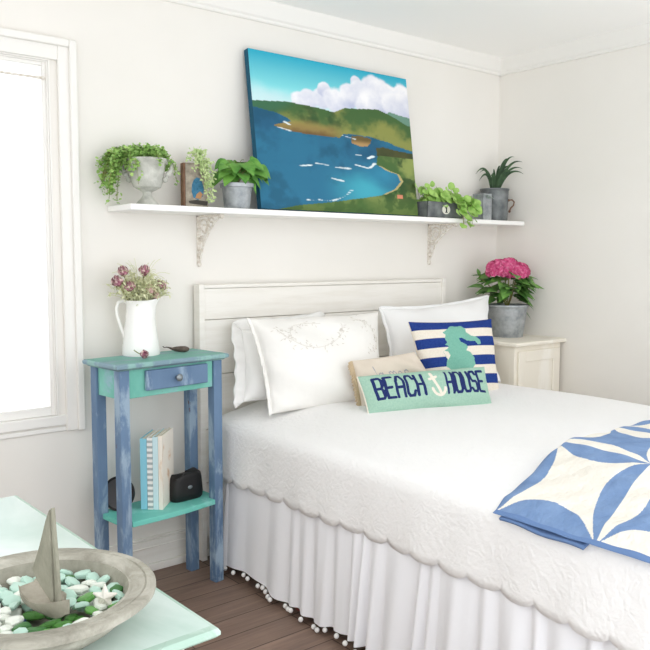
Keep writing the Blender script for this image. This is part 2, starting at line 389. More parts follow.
frame(w, sx0, sx1, sz0, sz1, .019, .0075, .028, True, .036)
sash = build('sash', w, M['trim'], win, bev=.003)
build('pane', MB().box(sx0+.015, sx1-.015, .017, .02, sz0+.03, sz1-.015), M['glass'], sash, smooth=False)
w = MB().tube([(WX0+.02, -.001, 2.08), (WX1-.02, -.001, 2.08)], .005, 8).ball((WX1-.026, -.001, 2.08), .008)
build('tension_rod', w, M['iron_white'], win)

# ------------------------------------------------------------------ wall shelf with cast brackets
SZ0, SZ1, SY, SX0, SX1 = 1.572, 1.597, -.228, -.393, 2.096
sh = thing('wall_shelf', 'long white shelf on two scrolled brackets above the headboard', 'shelf', (.85, 0, SZ0))
build('shelf_board', MB().box(SX0, SX1, SY, -.001, SZ0, SZ1), M['shelf'], sh, bev=.004)
for bx in (.036, 1.524):
    m = MB(); zb = 1.35
    m.box(bx-.009, bx+.009, -.009, -.001, zb, SZ0-.001).box(bx-.009, bx+.009, -.205, -.001, SZ0-.009, SZ0-.001)
    m.ball((bx, -.006, zb+.004), .011).ball((bx, -.2, SZ0-.01), .011).ball((bx, -.012, zb+.05), .01).ball((bx, -.012, zb+.16), .01)
    def scroll(cy, cz, r0, turns, a0, sgn=1, rr=.0042):
        m.tube([(bx, cy+r0*(1-.75*i/26)*math.cos(a0+sgn*turns*2*PI*i/26), cz+r0*(1-.75*i/26)*math.sin(a0+sgn*turns*2*PI*i/26)) for i in range(27)], rr, 6)
    m.tube(bez((bx, -.012, zb+.02), (bx, -.05, zb+.14), (bx, -.185, SZ0-.012), 14), .0048, 6)
    scroll(-.055, SZ0-.055, .04, 1.3, .4); scroll(-.115, SZ0-.04, .028, 1.3, 2.6, -1); scroll(-.03, zb+.115, .02, 1.2, 4.2, -1); scroll(-.022, zb+.065, .014, 1.2, 4.2, -1)
    m.tube(bez((bx, -.01, SZ0-.1), (bx, -.06, SZ0-.12), (bx, -.09, SZ0-.01), 10), .004, 6)
    build('bracket', m, M['iron_white'], sh)

def rosette_leafmesh(): pass
disc = lambda t: (1-(2*t-1)**2)**.5 if 0 < t < 1 else .12
heart = lambda t: [.55, .98, 1, .78, .45, .02][min(5, int(t*5+.001))]
oval = lambda t: max(.02, math.sin(PI*t**.8))

# urn with maidenhair fern
uy = -.12
ub = at(147.5, 203, 'y', uy); ux = ub.x
fe = thing('potted_fern', 'grey stone urn of trailing maidenhair fern at the left end of the shelf', 'plant', (ux, uy, SZ1))
ur = lambda L: [(r_*1.0, z_*.97) for r_, z_ in L]
m = MB().lathe(ur([(.046, 0), (.046, .008), (.04, .016), (.026, .03), (.018, .046), (.02, .058), (.034, .066), (.056, .078), (.064, .1), (.07, .14), (.078, .178), (.086, .19), (.086, .196), (.078, .196), (.07, .17), (.0, .168)]), (ux, uy, SZ1), 40, cap0=True)
urn = build('urn', m, M['urn'], fe)
for sgn in (-1, 1):
    hm = MB(); pts = [(ux+sgn*.03*0+RT.x*sgn*q, uy+RT.y*sgn*q, SZ1+z) for q, z in ((.082, .178), (.096, .182), (.104, .166), (.1, .145), (.088, .128), (.078, .114), (.074, .106))]
    hm.tube(pts, [.006, .007, .008, .009, .009, .008, .007], 8); hm.ball(pts[0], .011).ball(pts[-1], .012).ball(pts[4], .012)
    build('handle', hm, M['urn'], urn)
build('soil', MB().lathe([(.001, .178), (.04, .18), (.072, .172)], (ux, uy, SZ1), 24, cap0=False), M['soil'], fe)
def fern(m, st, c, n, rad, drop, rnd, ls=(.006, .010), bias=None, up=(.03, .09)):
    c = Vector(c)
    for i in range(n):
        a = rnd.uniform(0, 2*PI)
        if bias and rnd.random() < bias[1]: a = bias[0]+rnd.gauss(0, .5)
        r = rad*rnd.uniform(.45, 1); h = rnd.uniform(*up); dr = drop*rnd.uniform(0., 1) if r > rad*.6 else -h*.6
        if bias is None and math.sin(a) < -.2: r *= .7; dr = -abs(dr)-.02
        d = Vector((math.cos(a), math.sin(a)*.75, 0))
        e = c+d*r+Vector((0, 0, -dr))
        if e.y > -.03: e.y = -.03
        pts = bez(c+d*.03, c+d*r*.75+Vector((0, 0, h*1.7)), e, 14)
        st.tube(pts, .0009, 4)
        for q in range(3, 15):
            for _ in range(3):
                p = pts[q]+Vector((rnd.gauss(0, .007), rnd.gauss(0, .007), rnd.gauss(0, .006)))
                if p.y > -.012: p.y = -.012
                L = rnd.uniform(*ls); dd = Vector((rnd.gauss(0, 1), rnd.gauss(0, 1)-.2, rnd.gauss(-.3, .6)))
                m.leaf(p, dd, (rnd.gauss(0, .5), rnd.gauss(-.5, .5), 1), L*1.3, L*1.5, .2, lambda t: [.15, .9, 1, .6][min(3, int(t*3+.01))], .1, 3)
m, st = MB(), MB(); rr = random.Random(3)
fern(m, st, (ux, uy, SZ1+.178), 95, .125, .02, rr, ls=(.006, .0105), up=(.015, .055))
fern(m, st, (ux-.04, uy+.03, SZ1+.18), 44, .15, .16, rr, ls=(.006, .0115), bias=(PI-.1, 1.), up=(.02, .055))
fern(m, st, (ux, uy, SZ1+.178), 12, .15, .12, rr, ls=(.006, .01), bias=(-.35, 1.), up=(.02, .05))
build('fronds', m, M['fern'], fe); build('stems', st, M['stem'], fe)

# bird picture block and pale sprig
pb = at(196, 206, 'y', -.11); px0 = pb.x
bl = thing('picture_block', 'small wooden block with a blue bird picture standing between the fern urn and leafy pot', 'ornament', (px0, -.1, SZ1))
xf = rotz(-.18, (px0, -.11, SZ1))
m = MB().box(-.055, .055, 0, .04, 0, .192, xf=xf); build('block', m, M['brownwood'], bl, bev=.002)
m = MB().box(-.046, .055, -.0025, -.0004, .002, .19, xf=xf); cardo = build('card', m, M['bird'], bl, smooth=False)
def flat(m, poly, xf, y0, y1, mi=0):
    k = len(poly); vs = [(x, y0, z) for x, z in poly]+[(x, y1, z) for x, z in poly]
    m.add(vs, [tuple(range(k)), tuple(range(2*k-1, k-1, -1))]+[(i, k+i, k+(i+1) % k, (i+1) % k) for i in range(k)], mi, xf)
m = MB()
flat(m, [(-.02, .07), (-.012, .045), (.008, .035), (.03, .05), (.036, .08), (.03, .105), (.022, .125), (.004, .132), (-.01, .12), (-.018, .1)], xf, -.0036, -.0027, 0)
flat(m, [(-.004, .042), (.02, .04), (.03, .06), (.018, .072), (.002, .06)], xf, -.0042, -.0037, 1)
flat(m, [(-.03, .02), (.05, .012), (.052, .03), (.0, .036), (-.034, .03)], xf, -.0036, -.0027, 2)
build('bird_print', m, [M['birdblue'], M['birdbuff'], M['birddark']], cardo, smooth=False)
m, st = MB(), MB(); rr = random.Random(5)
top = Vector((px0+.02, -.095, SZ1+.2))
for k, (e, h) in enumerate((((.05, -.155, -.15), .03), ((.04, -.15, -.11), .03), ((.07, -.14, -.08), .05), ((-.03, -.15, -.03), .03), ((-.04, -.12, .01), .04), ((.06, -.15, -.16), .035), ((.03, -.16, -.17), .02), ((.02, -.13, .02), .03))):
    e = Vector((px0+e[0], e[1], top.z+e[2])); pts = bez(top, (top+e)/2+Vector((0, -.03, h+.04)), e, 14); st.tube(pts, .001, 4)
    for q in range(1, 15):
        for _ in range(4):
            p = pts[q]+Vector((rr.gauss(0, .008), rr.gauss(0, .005), rr.gauss(0, .006)))
            p.y = min(p.y, -.12) if p.z < SZ1+.2 else p.y
            m.leaf(p, (rr.gauss(0, 1), rr.gauss(-.3, .6), rr.gauss(-.4, .6)), (rr.gauss(0, .5), -1, .5), .014, .01, .2, oval, .1, 3)
sp = thing('trailing_sprig', 'pale green feathery sprig draped over the bird picture block', 'plant', tuple(top))
build('leaves', m, M['fern2'], sp); build('stems', st, M['strawstem'], sp)

# galvanised pot with heart-shaped leaves
pb = at(237, 209, 'y', -.14); px_, py_ = pb.x, -.14
po = thing('potted_plant', 'small zinc pot with broad heart-shaped leaves left of the seascape painting', 'plant', (px_, py_, SZ1))
m = MB().lathe([(.054, 0), (.056, .004), (.066, .09), (.0675, .094), (.074, .096), (.076, .112), (.073, .114), (.066, .112), (.062, .1), (0, .098)], (px_, py_, SZ1), 40)
build('pot', m, M['galv'], po)
build('soil', MB().lathe([(.001, .104), (.062, .1)], (px_, py_, SZ1), 20, cap0=False), M['soil'], po)
m, st = MB(), MB(); rr = random.Random(11)
for i in range(34):
    a = rr.uniform(0, 2*PI); r = rr.uniform(.02, .085); z = rr.uniform(.03, .1)*(1.2-r*6)+.02
    p = Vector((px_+r*math.cos(a)+.012, min(-.03, py_+r*math.sin(a)*.7), SZ1+.11+max(.0, z)))
    st.tube(bez((px_, py_, SZ1+.1), (px_+r*.3*math.cos(a), py_+r*.3*math.sin(a), p.z+.01), p, 6), .0014, 5)
    L = rr.uniform(.055, .085); d = Vector((math.cos(a)+.1, math.sin(a)*.7-.25, rr.uniform(-.5, .1))); 
    if p.y+d.normalized().y*L > -.02: d.y = -abs(d.y)*.3
    m.leaf(p, d, (rr.gauss(0, .3), -.5, 1), L, L*.85, .5, heart, .2, 5)
for d, z in (((.9, -.3, -.25), .04), ((.75, -.5, -.55), .03), ((-.9, -.35, -.1), .06), ((.95, -.15, .05), .07), ((-.8, -.5, -.4), .05)):
    m.leaf((px_+d[0]*.04, py_+d[1]*.04, SZ1+.11+z), d, (0, -.4, 1), .085, .065, .5, heart, .2, 5)
m.v = [(x, min(y, -.172), z) if x > .185 else (x, y, z) for x, y, z in m.v]
build('leaves', m, M['heart'], po); build('stems', st, M['stem'], po)

# painting leaning on the shelf
zb = SZ1+.002
BL = at(261, 210, 'y', -.15); BR = at(418, 217, 'y', -.15); TL = at(248, 46, 'y', -.045); TR = at(406, 81, 'y', -.045)
x0 = (BL.x+TL.x)/2; x1 = (BR.x+TR.x)/2; zt = (TL.z+TR.z)/2
pt = thing('painting', 'unframed canvas painting of a blue bay with green hills leaning on the shelf', 'painting', ((x0+x1)/2, -.15, SZ1))
Ox = Vector((x1-x0, 0, 0)); Oz = Vector((0, .105, zt-zb)); PN = Ox.cross(Oz).normalized()   # faces the room
o0 = Vector((x0, -.15, zb+.008)); Oz = Oz*((zt-zb-.008)/Oz.z)
th = .032
NU, NV = 300, 220
def fbm(nx, ny, seed, octv=5, base=4, asp=1.):
    g = np.random.default_rng(seed); out = np.zeros((ny, nx)); amp = 1.; tot = 0
    for o in range(octv):
        f = base*2**o; a = g.random((int(f*asp)+3, f+3))
        xs = np.linspace(0, f, nx); ys = np.linspace(0, f*asp, ny); xi = xs.astype(int); yi = ys.astype(int)
        fx = xs-xi; fy = (ys-yi)[:, None]; fx = fx*fx*(3-2*fx); fy = fy*fy*(3-2*fy)
        A = a[np.ix_(yi, xi)]; B = a[np.ix_(yi, xi+1)]; Cc = a[np.ix_(yi+1, xi)]; D = a[np.ix_(yi+1, xi+1)]
        out += amp*((A*(1-fx)+B*fx)*(1-fy)+(Cc*(1-fx)+D*fx)*fy); tot += amp; amp *= .55
    return out/tot
def paint_picture():
    U, T = np.meshgrid(np.linspace(0, 1, NU+1), np.linspace(0, 1, NV+1))         # T measured from the top
    n1 = fbm(NU+1, NV+1, 1, 5, 5); n2 = fbm(NU+1, NV+1, 2, 5, 10); n3 = fbm(NU+1, NV+1, 3, 4, 30)
    L = lambda h: np.array(lin(h)[:3])
    def mixc(a, b, f): f = np.clip(f, 0, 1)[..., None]; return a*(1-f)+b*f
    sm = lambda a, b, x: (lambda q: q*q*(3-2*q))(np.clip((x-a)/(b-a), 0, 1))
    img = mixc(L('#27a5c2'), L('#86dbe0'), T/.24)
    img = mixc(img, L('#cfe6ea'), sm(.17, .3, T+(n1-.5)*.1)*.85)
    # cloud bank, billowing higher towards the right
    for cu, ct, r in ((.27, .29, .05), (.33, .27, .055), (.41, .25, .06), (.43, .18, .045), (.5, .25, .085), (.58, .2, .07), (.64, .09, .035), (.66, .16, .07), (.73, .16, .09), (.76, .09, .055), (.8, .17, .11), (.88, .16, .09), (.95, .14, .085), (1, .2, .13), (.9, .25, .12), (.72, .24, .1)):
        d = np.hypot((U-cu), (T-ct)*.82)/r+(n2-.5)*.7+(n1-.5)*.4
        shade = np.clip(.5+(ct-T)/r*.35+(n2-.5)*1.2+(cu-U)/r*.18, 0, 1)
        img = mixc(img, mixc(L('#b9bfd8'), L('#f4f3f6'), shade), sm(1.05, .8, d))
    ip = lambda xs, ys: np.interp(U, xs, ys)
    sky = ip([0, .08, .2, .37, .48, .55, .63, .71, .78, .84, .9, .97, 1], [.325, .315, .3, .31, .325, .285, .28, .265, .262, .285, .31, .345, .35])
    # far pale ridge
    img = mixc(img, L('#5d8a70'), (T > ip([0, .6, .85, 1], [.6, .6, .27, .29])+(n2-.5)*.02)*.9)
    hill = T > sky+(n2-.5)*.012
    far = mixc(L('#3e6b4e'), L('#5f7f48'), sm(.1, .45, U)+(n1-.5)*.6)
    near = mixc(L('#46663a'), L('#8a8f4e'), sm(.35, .62, n1+(T-.38)*1.5)); near = mixc(near, L('#2f4a2e'), sm(.56, .7, n2)*.6)
    g = mixc(far, near, sm(.12, .25, U+(T-.34)*1.5))
    g = mixc(g, L('#a38a50'), sm(.40, .47, T+(n2-.5)*.05)*sm(.6, .3, U)*.75)
    img = np.where(hill[..., None], g, img)
    # sea
    coast = ip([0, .05, .12, .18, .2, .16, .1], [.37]*7)
    coast = ip([0, .06, .13, .19, .205, .24, .5, .53, .6, .72, .82, .9, 1], [.365, .375, .385, .41, .425, .46, .49, .465, .462, .465, .485, .513, .53])
    head = (U > .11) & (U < .52) & (T > ip([.11, .2, .3], [.463, .43, .4])) & (T < ip([.11, .18, .28, .42, .5, .52], [.468, .49, .497, .5, .495, .475])+(n3-.5)*.01)
    sea = (T > coast+(n3-.5)*.012) & ~head
    sc = mixc(L('#255a7b'), L('#2e7090'), sm(.3, .7, n1+(T-.5)*.5)); sc = mixc(sc, L('#1f5069'), sm(.5, .75, n2)*.5)
    tq = sm(.32, .0, np.hypot((U-.66)*1., (T-.83)*.95))*.95*sm(.68, .84, T+(n1-.5)*.12)
    sc = mixc(sc, L('#47a9bd'), tq); sc = mixc(sc, L('#3b93b4'), sm(.2, .0, np.hypot(U-.78, (T-.71)*1.3))*.7)
    img = np.where(sea[..., None], sc, img)
    img = np.where(head[..., None], mixc(img, mixc(L('#8f7b4a'), L('#6f5637'), sm(.455, .495, T+(n3-.5)*.03)), sm(.41, .465, T+(n2-.5)*.06)*sm(.56, .4, U)*.95), img)
    # right-hand cape, beach and fields
    cape = (U > ip([0, 1], [.74, .74])+(n3-.5)*.02) & (T > ip([.7, .78, .86, 1], [.55, .525, .535, .55])+(n3-.5)*.012) & (T < ip([.7, .8, 1], [.585, .6, .64]))
    img = np.where(cape[..., None], mixc(L('#39442c'), L('#5d5a35'), n2*1.4-.3), img)
    bx = np.interp(T, [.58, .62, .655, .69, .71, .76, .82, .87, .9, .935, .97, 1], [.76, .735, .73, .8, .87, .895, .845, .745, .6, .42, .2, .1])
    land = (U > bx+(n3-.5)*.02) & (T > .59)
    fc = mixc(L('#49683a'), L('#8d9a58'), sm(.38, .65, n1)); fc = mixc(fc, L('#2f4a2b'), sm(.52, .62, n2)*.8); fc = mixc(fc, L('#4c6a37'), sm(.84, .95, T)*.7)
    img = np.where(land[..., None], fc, img)
    edge = land & (U < bx+.018) & (T > .66) & (T < .86)
    img = np.where(edge[..., None], L('#b5a872'), img)
    isl = (np.hypot((U-.635)/.075, (T-.5)/.033)+(n3-.5)*.7 < 1)
    img = np.where(isl[..., None], mixc(L('#6b5a35'), L('#b08f5f'), sm(.49, .53, T)), img)
    def cap(a, b, w, bend=0):
        for k in range(14):
            q = k/13; u = a[0]+(b[0]-a[0])*q; tt = a[1]+(b[1]-a[1])*q+bend*q*(1-q)*4
            d = np.hypot((U-u)*.8, (T-tt)*1.9); img[:] = mixc(img, L('#dfecef'), sm(w, w*.2, d+(n3-.5)*w*1.6)*.9)
    for a in (((.25, .71), (.31, .70), .011), ((.34, .685), (.41, .69), .009), ((.46, .70), (.55, .70), .01), ((.59, .67), (.67, .685), .008), ((.43, .775), (.5, .79), .01), ((.71, .6), (.68, .615), .012), ((.72, .65), (.69, .68), .013), ((.13, .475), (.2, .49), .007), ((.17, .435), (.2, .45), .008), ((.52, .478), (.6, .492), .008), ((.27, .93), (.32, .93), .008), ((.6, .6), (.63, .6), .007)):
        cap(*a)
    cap((.34, .925), (.55, .85), .011, .03)
    roof = (abs(U-.88) < .02) & (abs(T-.87) < .012); img = np.where(roof[..., None], L('#d58a6b'), img)
    return np.concatenate([img, np.ones(img.shape[:2]+(1,))], 2)
m = MB()
m.grid(lambda u, v: o0+Ox*u+Oz*(1-v), NU, NV, flip=True)
m.c = paint_picture().reshape(-1, 4)
build('painted_face', m, M['paint'], pt, smooth=False)
m = MB(); e = PN*-.0006; vs = [o0+e, o0+Ox+e, o0+Ox+Oz+e, o0+Oz+e]; vs += [p-PN*th for p in vs]
m.add(vs, [(0, 1, 2, 3), (7, 6, 5, 4), (0, 4, 5, 1), (1, 5, 6, 2), (2, 6, 7, 3), (3, 7, 4, 0)])
build('stretched_canvas', m, M['canvas_side'], pt, smooth=False)

# slate planter box with number tag
a = at(420.5, 219, 'y', -.15); b = at(462, 221, 'y', -.19)
bx0 = a.x; bw = .28
xf = rotz(0, (bx0, -.2, SZ1))
pl = thing('planter_box', 'grey zinc trough with a number one tag and trailing round leaves right of the painting', 'plant', (bx0+bw/2, -.14, SZ1))
m = MB().box(0, bw, 0, .006, 0, .086, xf=xf).box(0, bw, .104, .11, 0, .086, xf=xf).box(0, .006, 0, .11, 0, .086, xf=xf).box(bw-.006, bw, 0, .11, 0, .086, xf=xf).box(0, bw, 0, .11, 0, .006, xf=xf)
box = build('trough', m, M['zinc_dark'], pl, bev=.002)
build('soil', MB().box(.006, bw-.006, .006, .104, .07, .074, xf=xf), M['soil'], pl, smooth=False)
m = MB(); tx, tz = .142, .046
m.add([(tx+.03*math.cos(q*2*PI/28), y, tz+.025*math.sin(q*2*PI/28)) for y in (-.0045, -.0005) for q in range(28)], [tuple(range(28)), tuple(range(55, 27, -1))]+[(q, 28+q, 28+(q+1) % 28, (q+1) % 28) for q in range(28)], 0, xf)
tagp = build('number_tag', m, M['tagplate'], box, ang=30)
m = MB().box(tx-.004, tx+.004, -.006, -.0047, tz-.014, tz+.015, xf=xf).box(tx-.009, tx+.009, -.006, -.0047, tz-.017, tz-.013, xf=xf)
flat(m, [(tx-.004, tz+.015), (tx-.011, tz+.009), (tx-.011, tz+.006), (tx-.004, tz+.008)], xf, -.006, -.0047)
build('numeral', m, M['ink'], tagp.parent, smooth=False)
m, st = MB(), MB(); rr = random.Random(21)
def roundleaf(p, d, up, r): m.leaf(Vector(p)-Vector(d).normalized()*r*.2, d, up, r*1.9, r*1.9, .25, disc, .12, 6)
def runner(p0, p1, p2, n, r):
    pts = bez(p0, p1, p2, 12); st.tube(pts, .0013, 5)
    for q in range(n):
        k = 2+int((q/(n-1))*10); p = pts[k]
        dd = Vector((rr.gauss(0, .7), rr.gauss(-.5, .4), rr.gauss(.1, .5)))
        roundleaf(p+dd*.01, dd, (rr.gauss(0, .4), -1.2, .9+rr.gauss(0, .3)), r*rr.uniform(.75, 1.2))
for i in range(26):
    sx = bx0+rr.uniform(.01, bw-.02); sy = rr.uniform(-.19, -.11); h = rr.uniform(.02, .075)
    runner((sx, sy, SZ1+.074), (sx, sy, SZ1+.1), (sx+rr.gauss(0, .02), sy-rr.uniform(0, .03), SZ1+.095+h), 5, .02)
for ex, ez, ey in ((.2, .02, -.25), (.22, -.03, -.262), (.25, -.02, -.262), (.27, -.05, -.265), (.29, -.03, -.26), (.3, .02, -.255), (.31, .0, -.26), (.24, .05, -.25), (.29, .05, -.25), (.215, -.045, -.264), (.33, .04, -.25)):
    runner((bx0+ex-.01, -.19, SZ1+.08), (bx0+ex, -.25, SZ1+.12), (bx0+ex, ey, SZ1+ez), 8, .0205)
build('leaves', m, M['round'], pl); build('stems', st, M['stem'], pl)

# square tin with a grey-green succulent, and the bucket with strap leaves
a = at(486, 221, 'y', -.17)
ti = thing('succulent_tin', 'square galvanised tin of grey-green leaves between the trailing planter and handled bucket', 'plant', (a.x, -.15, SZ1))
xf = rotz(.0, (a.x-.035, -.175, SZ1)); tw = .078
m = MB().box(0, tw, 0, .004, 0, .152, xf=xf).box(0, tw, tw-.004, tw, 0, .152, xf=xf).box(0, .004, 0, tw, 0, .152, xf=xf).box(tw-.004, tw, 0, tw, 0, .152, xf=xf).box(0, tw, 0, tw, 0, .004, xf=xf)
build('tin', m, M['galv'], ti, bev=.0015)
build('soil', MB().box(.004, tw-.004, .004, tw-.004, .13, .134, xf=xf), M['soil'], ti, smooth=False)
m = MB(); rr = random.Random(31)
for i in range(40):
    an = rr.uniform(0, 2*PI); q = rr.uniform(0, .03)
    m.leaf((a.x-.035+tw/2+q*math.cos(an), -.175+tw/2+q*math.sin(an), SZ1+.134), (math.cos(an)*.8-.2, math.sin(an)*.8-.3, rr.uniform(.1, .8)), (0, 0, 1), rr.uniform(.03, .05), .016, .5, oval, .3, 4)
build('leaves', m, M['greyleaf'], ti)
a = at(494, 221, 'y', -.095); kx, ky = a.x, -.095
bu = thing('potted_dracaena', 'zinc bucket with side handle and dark strap leaves at the right end of the shelf', 'plant', (kx, ky, SZ1))
m = MB().lathe([(.076, 0), (.077, .004), (.081, .17), (.082, .18), (.086, .183), (.086, .191), (.082, .191), (.078, .18), (0, .175)], (kx, ky, SZ1), 44)
bk = build('bucket', m, M['zinc_dark'], bu)
hm = MB(); pts = [(kx+RT.x*q, ky+RT.y*q, SZ1+z) for q, z in ((.084, .125), (.104, .128), (.117, .115), (.113, .095), (.098, .08), (.09, .06))]
pts = [Vector(p)+Vector((0, 0, 0)) for p in pts]; hm.tube(pts, .0042, 8).ball(pts[0], .008).ball(pts[-1], .008)
build('handle', hm, M['brownwood'], bk)
build('soil', MB().lathe([(.001, .18), (.078, .177)], (kx, ky, SZ1), 20, cap0=False), M['soil'], bu)
m = MB(); rr = random.Random(41)
def strap(p0, p1, p2, w):
    pts = bez(p0, p1, p2, 12); vs = []; fs = []
    for i, p in enumerate(pts):
        t_ = (pts[min(i+1, 12)]-pts[max(i-1, 0)]).normalized(); sd = t_.cross(-FW).normalized()
        sd = (sd+Vector((0, 0, .2))).normalized(); ww = w*.5*max(.05, (1-(i/12)**2.2))
        vs += [p-sd*ww-FW*ww*.5, p, p+sd*ww-FW*ww*.5]
    for i in range(12): q = i*3; fs += [(q, q+1, q+4, q+3), (q+1, q+2, q+5, q+4)]
    m.add(vs, fs)
base = Vector((kx, ky, SZ1+.176))
for dx, dz, hz, dy in ((-.13, .1, .2, -.03), (-.12, .06, .16, -.05), (-.09, .11, .17, .0), (-.05, .1, .12, -.06), (-.02, .13, .13, -.02), (.03, .15, .16, 0), (.06, .19, .2, -.03), (.1, .2, .22, -.02), (.13, .17, .2, -.05), (.12, .13, .17, -.07), (.14, .1, .16, -.05), (.09, .14, .18, .0), (.05, .11, .15, -.08), (-.07, .08, .13, -.08), (.1, .17, .17, -.06), (0.0, .12, .12, .02)):
    d = RT*dx
    e = base+d+Vector((0, dy*.7, dz)); e.y = min(e.y, -.02)
    strap(base+d*.12, base+d*.45+Vector((0, dy*.3, hz)), e, .019)
build('leaves', m, M['strap'], bu)

# ------------------------------------------------------------------ bed
HB = 1.265
bed = thing('bed', 'queen bed with a whitewashed plank headboard against the back wall', 'bed', (.8, -1.1, 0))
m = MB(); z = .02; hts = [.30, .16, .16, .16, .14, .175]
z = .1
zs = [.1, .36, .605, .855, 1.105, HB-.018]
for a, b in zip(zs, zs[1:]): m.box(.02, 1.585, -.055, -.03, a+.0015, b-.0015)
m.box(.02, 1.585, -.03, -.02, .1, HB-.03)
hb = build('headboard', m, M['white_wood'], bed, bev=.002)
for x in (0, 1.575): build('post', MB().box(x, x+.028, -.066, -.014, 0, HB), M['white_wood'], hb, bev=.003)
build('cap', MB().box(.0285, 1.5745, -.062, -.016, HB-.018, HB-.002), M['white_wood'], hb, bev=.003)
build('box_spring', MB().box(.06, 1.54, -2.2, -.1, .1, .4), M['sheet'], bed, bev=.03)
build('mattress', MB().box(.07, 1.53, -2.2, -.1, .402, .62), M['sheet'], bed, bev=.05, seg=4)
for x in (.12, 1.48):
    for y in (-.25, -2.1): build('leg', MB().lathe([(.03, 0), (.035, .1)], (x, y, 0), 16, cap1=True), M['black'], bed)

# coverlet and bed skirt as rounded rectangular rings
def ring(x0, x1, y0, y1, r, d, n=(480, 160, 24)):
    """closed loop inset by d, with fixed sample counts; yields (x, y, arclength on the outer loop, outward normal)"""
    out = []; s = 0; r2 = max(.0005, r-d); nl, nw, nc = n
    X0, X1, Y0, Y1 = x0+d, x1-d, y0+d, y1-d
    if X0 > X1: X0 = X1 = (x0+x1)/2
    def arc(cx, cy, a0):
        nonlocal s
        for i in range(nc):
            a = a0+PI/2*i/nc; out.append((cx+r2*math.cos(a), cy+r2*math.sin(a), s, (math.cos(a), math.sin(a)))); s += r*PI/2/nc
    def side(ax, ay, bx, by, k, nn, full):
        nonlocal s
        for i in range(k):
            q = i/k; out.append((ax+(bx-ax)*q, ay+(by-ay)*q, s, nn)); s += full/k
    LX, LY = x1-x0-2*r, y1-y0-2*r
    side(X0, Y1-r2, X0, Y0+r2, nl, (-1, 0), LY); arc(X0+r2, Y0+r2, PI)
    side(X0+r2, Y0, X1-r2, Y0, nw, (0, -1), LX); arc(X1-r2, Y0+r2, 1.5*PI)
    side(X1, Y0+r2, X1, Y1-r2, nl, (1, 0), LY); arc(X1-r2, Y1-r2, 0)
    side(X1-r2, Y1, X0+r2, Y1, nw, (0, 1), LX); arc(X0+r2, Y1-r2, PI/2)
    return out
BX0, BX1, BY0, BY1 = .015, 1.64, -2.29, -.085
ZT = .688
def topz(x, y):
    d = min(x-BX0, (BX1-x)*2.6, y-BY0); return ZT+.056*smooth(0, .45, d)+.004*math.sin(x*9+y*5)*smooth(.05, .3, d)
m = MB(); rings = []
for d in (.74, .68, .6, .5, .42, .34, .27, .2, .14, .1, .07): rings.append([(x, y, topz(x, y)+.0*s) for x, y, s, n in ring(BX0, BX1, BY0, BY1, .11, d)])
for d, dz in ((.045, -.004), (.026, -.012), (.012, -.025), (.004, -.042), (0, -.062)): rings.append([(x, y, topz(x, y)+dz) for x, y, s, n in ring(BX0, BX1, BY0, BY1, .11, d)])
base = ring(BX0, BX1, BY0, BY1, .11, 0)
for k in range(1, 9):
    q = k/8; loop = []
    for x, y, s, n in base:
        sc_ = min(.5, abs(((s/.119) % 1)-.5)); hem = .434+.010*smooth(.3, 1., s)*smooth(2, 1.2, s)-.021*(1-(sc_*2)**2.6)**.75
        z = (ZT-.062)*(1-q)+hem*q
        o = q*(.006+.006*math.sin(s*11)+.01*smooth(1.3, 2.1, s)+.004*math.sin(s*31+q*2))
        loop.append((x+n[0]*o, y+n[1]*o, z))
    rings.append(loop)
K = len(base); vs = [p for r_ in rings for p in r_]; fs = []
for j in range(len(rings)-1):
    for i in range(K): fs.append((j*K+i, j*K+(i+1) % K, (j+1)*K+(i+1) % K, (j+1)*K+i))
nl_, nw_, nc_ = 480, 160, 24; r0 = nl_+nc_+nw_+nc_
for i in range(nl_): fs.append((i+1, i, r0+nl_-i, r0+nl_-i-1))
fs.append(tuple(range(nl_, r0+1))[::-1]); fs.append((tuple(range(r0+nl_, K))+(0,))[::-1])
m.add(vs, [f[::-1] for f in fs])
cov = build('coverlet', m, M['coverlet'], loc=(.8, -1.1, ZT), ang=55)
sd = cov.modifiers.new('solid', 'SOLIDIFY'); sd.thickness = .003; sd.offset = -1
tag(cov, 'white quilted coverlet with a scalloped hem spread over the bed', 'bedspread')

sk = thing('bed_skirt', 'gathered white bed skirt with pompom trim hanging below the coverlet', 'bed skirt', (.8, -1.1, 0))
rr = random.Random(77); m = MB()
KX0, KX1, KY0, KY1 = .022, 1.6, -2.26, -.2
nn = (760, 200, 30); base = ring(KX0, KX1, KY0, KY1, .06, 0, nn); K = len(base)
ph = []; s_ = 0
folds = []
while s_ < 8:
    wv = rr.choice((.05, .075, .1, .13))*rr.uniform(.85, 1.2) if s_ > .4 else rr.uniform(.1, .17)
    folds.append((s_, wv, rr.uniform(.45, 1.25), rr.uniform(-.3, .3))); s_ += wv
import bisect
fst = [f[0] for f in folds]
def fold(s):
    i = max(0, bisect.bisect_right(fst, s)-1); f = folds[i]; q = (s-f[0])/f[1]
    return f[2]*(.5-.5*math.cos(2*PI*min(1, max(0, q))))**.8, f[3]
def hemz(s): return .03+.022*math.exp(-((s-.52)/.09)**2)+.012*math.sin(s*4.2+1)+.016*math.sin(s*9.1)+.012*smooth(.5, .75, s)*smooth(1.1, .8, s)
rows = 14; rings = []
for k in range(rows+1):
    q = k/rows; loop = []
    for x, y, s, n in base:
        f, sl = fold(s+ .02*q*math.sin(s*7)); amp = (.004+.032*q**.7)*(.3+.7*smooth(.1, .7, s))
        o = -.004+.004*q+amp*f+.012*q+.003*(.3+q)*math.sin(s*75+4*math.sin(s*9))*smooth(.2, .8, s)
        z = .455*(1-q)+hemz(s)*q
        loop.append((x+n[0]*o, y+n[1]*o, z))
    rings.append(loop)
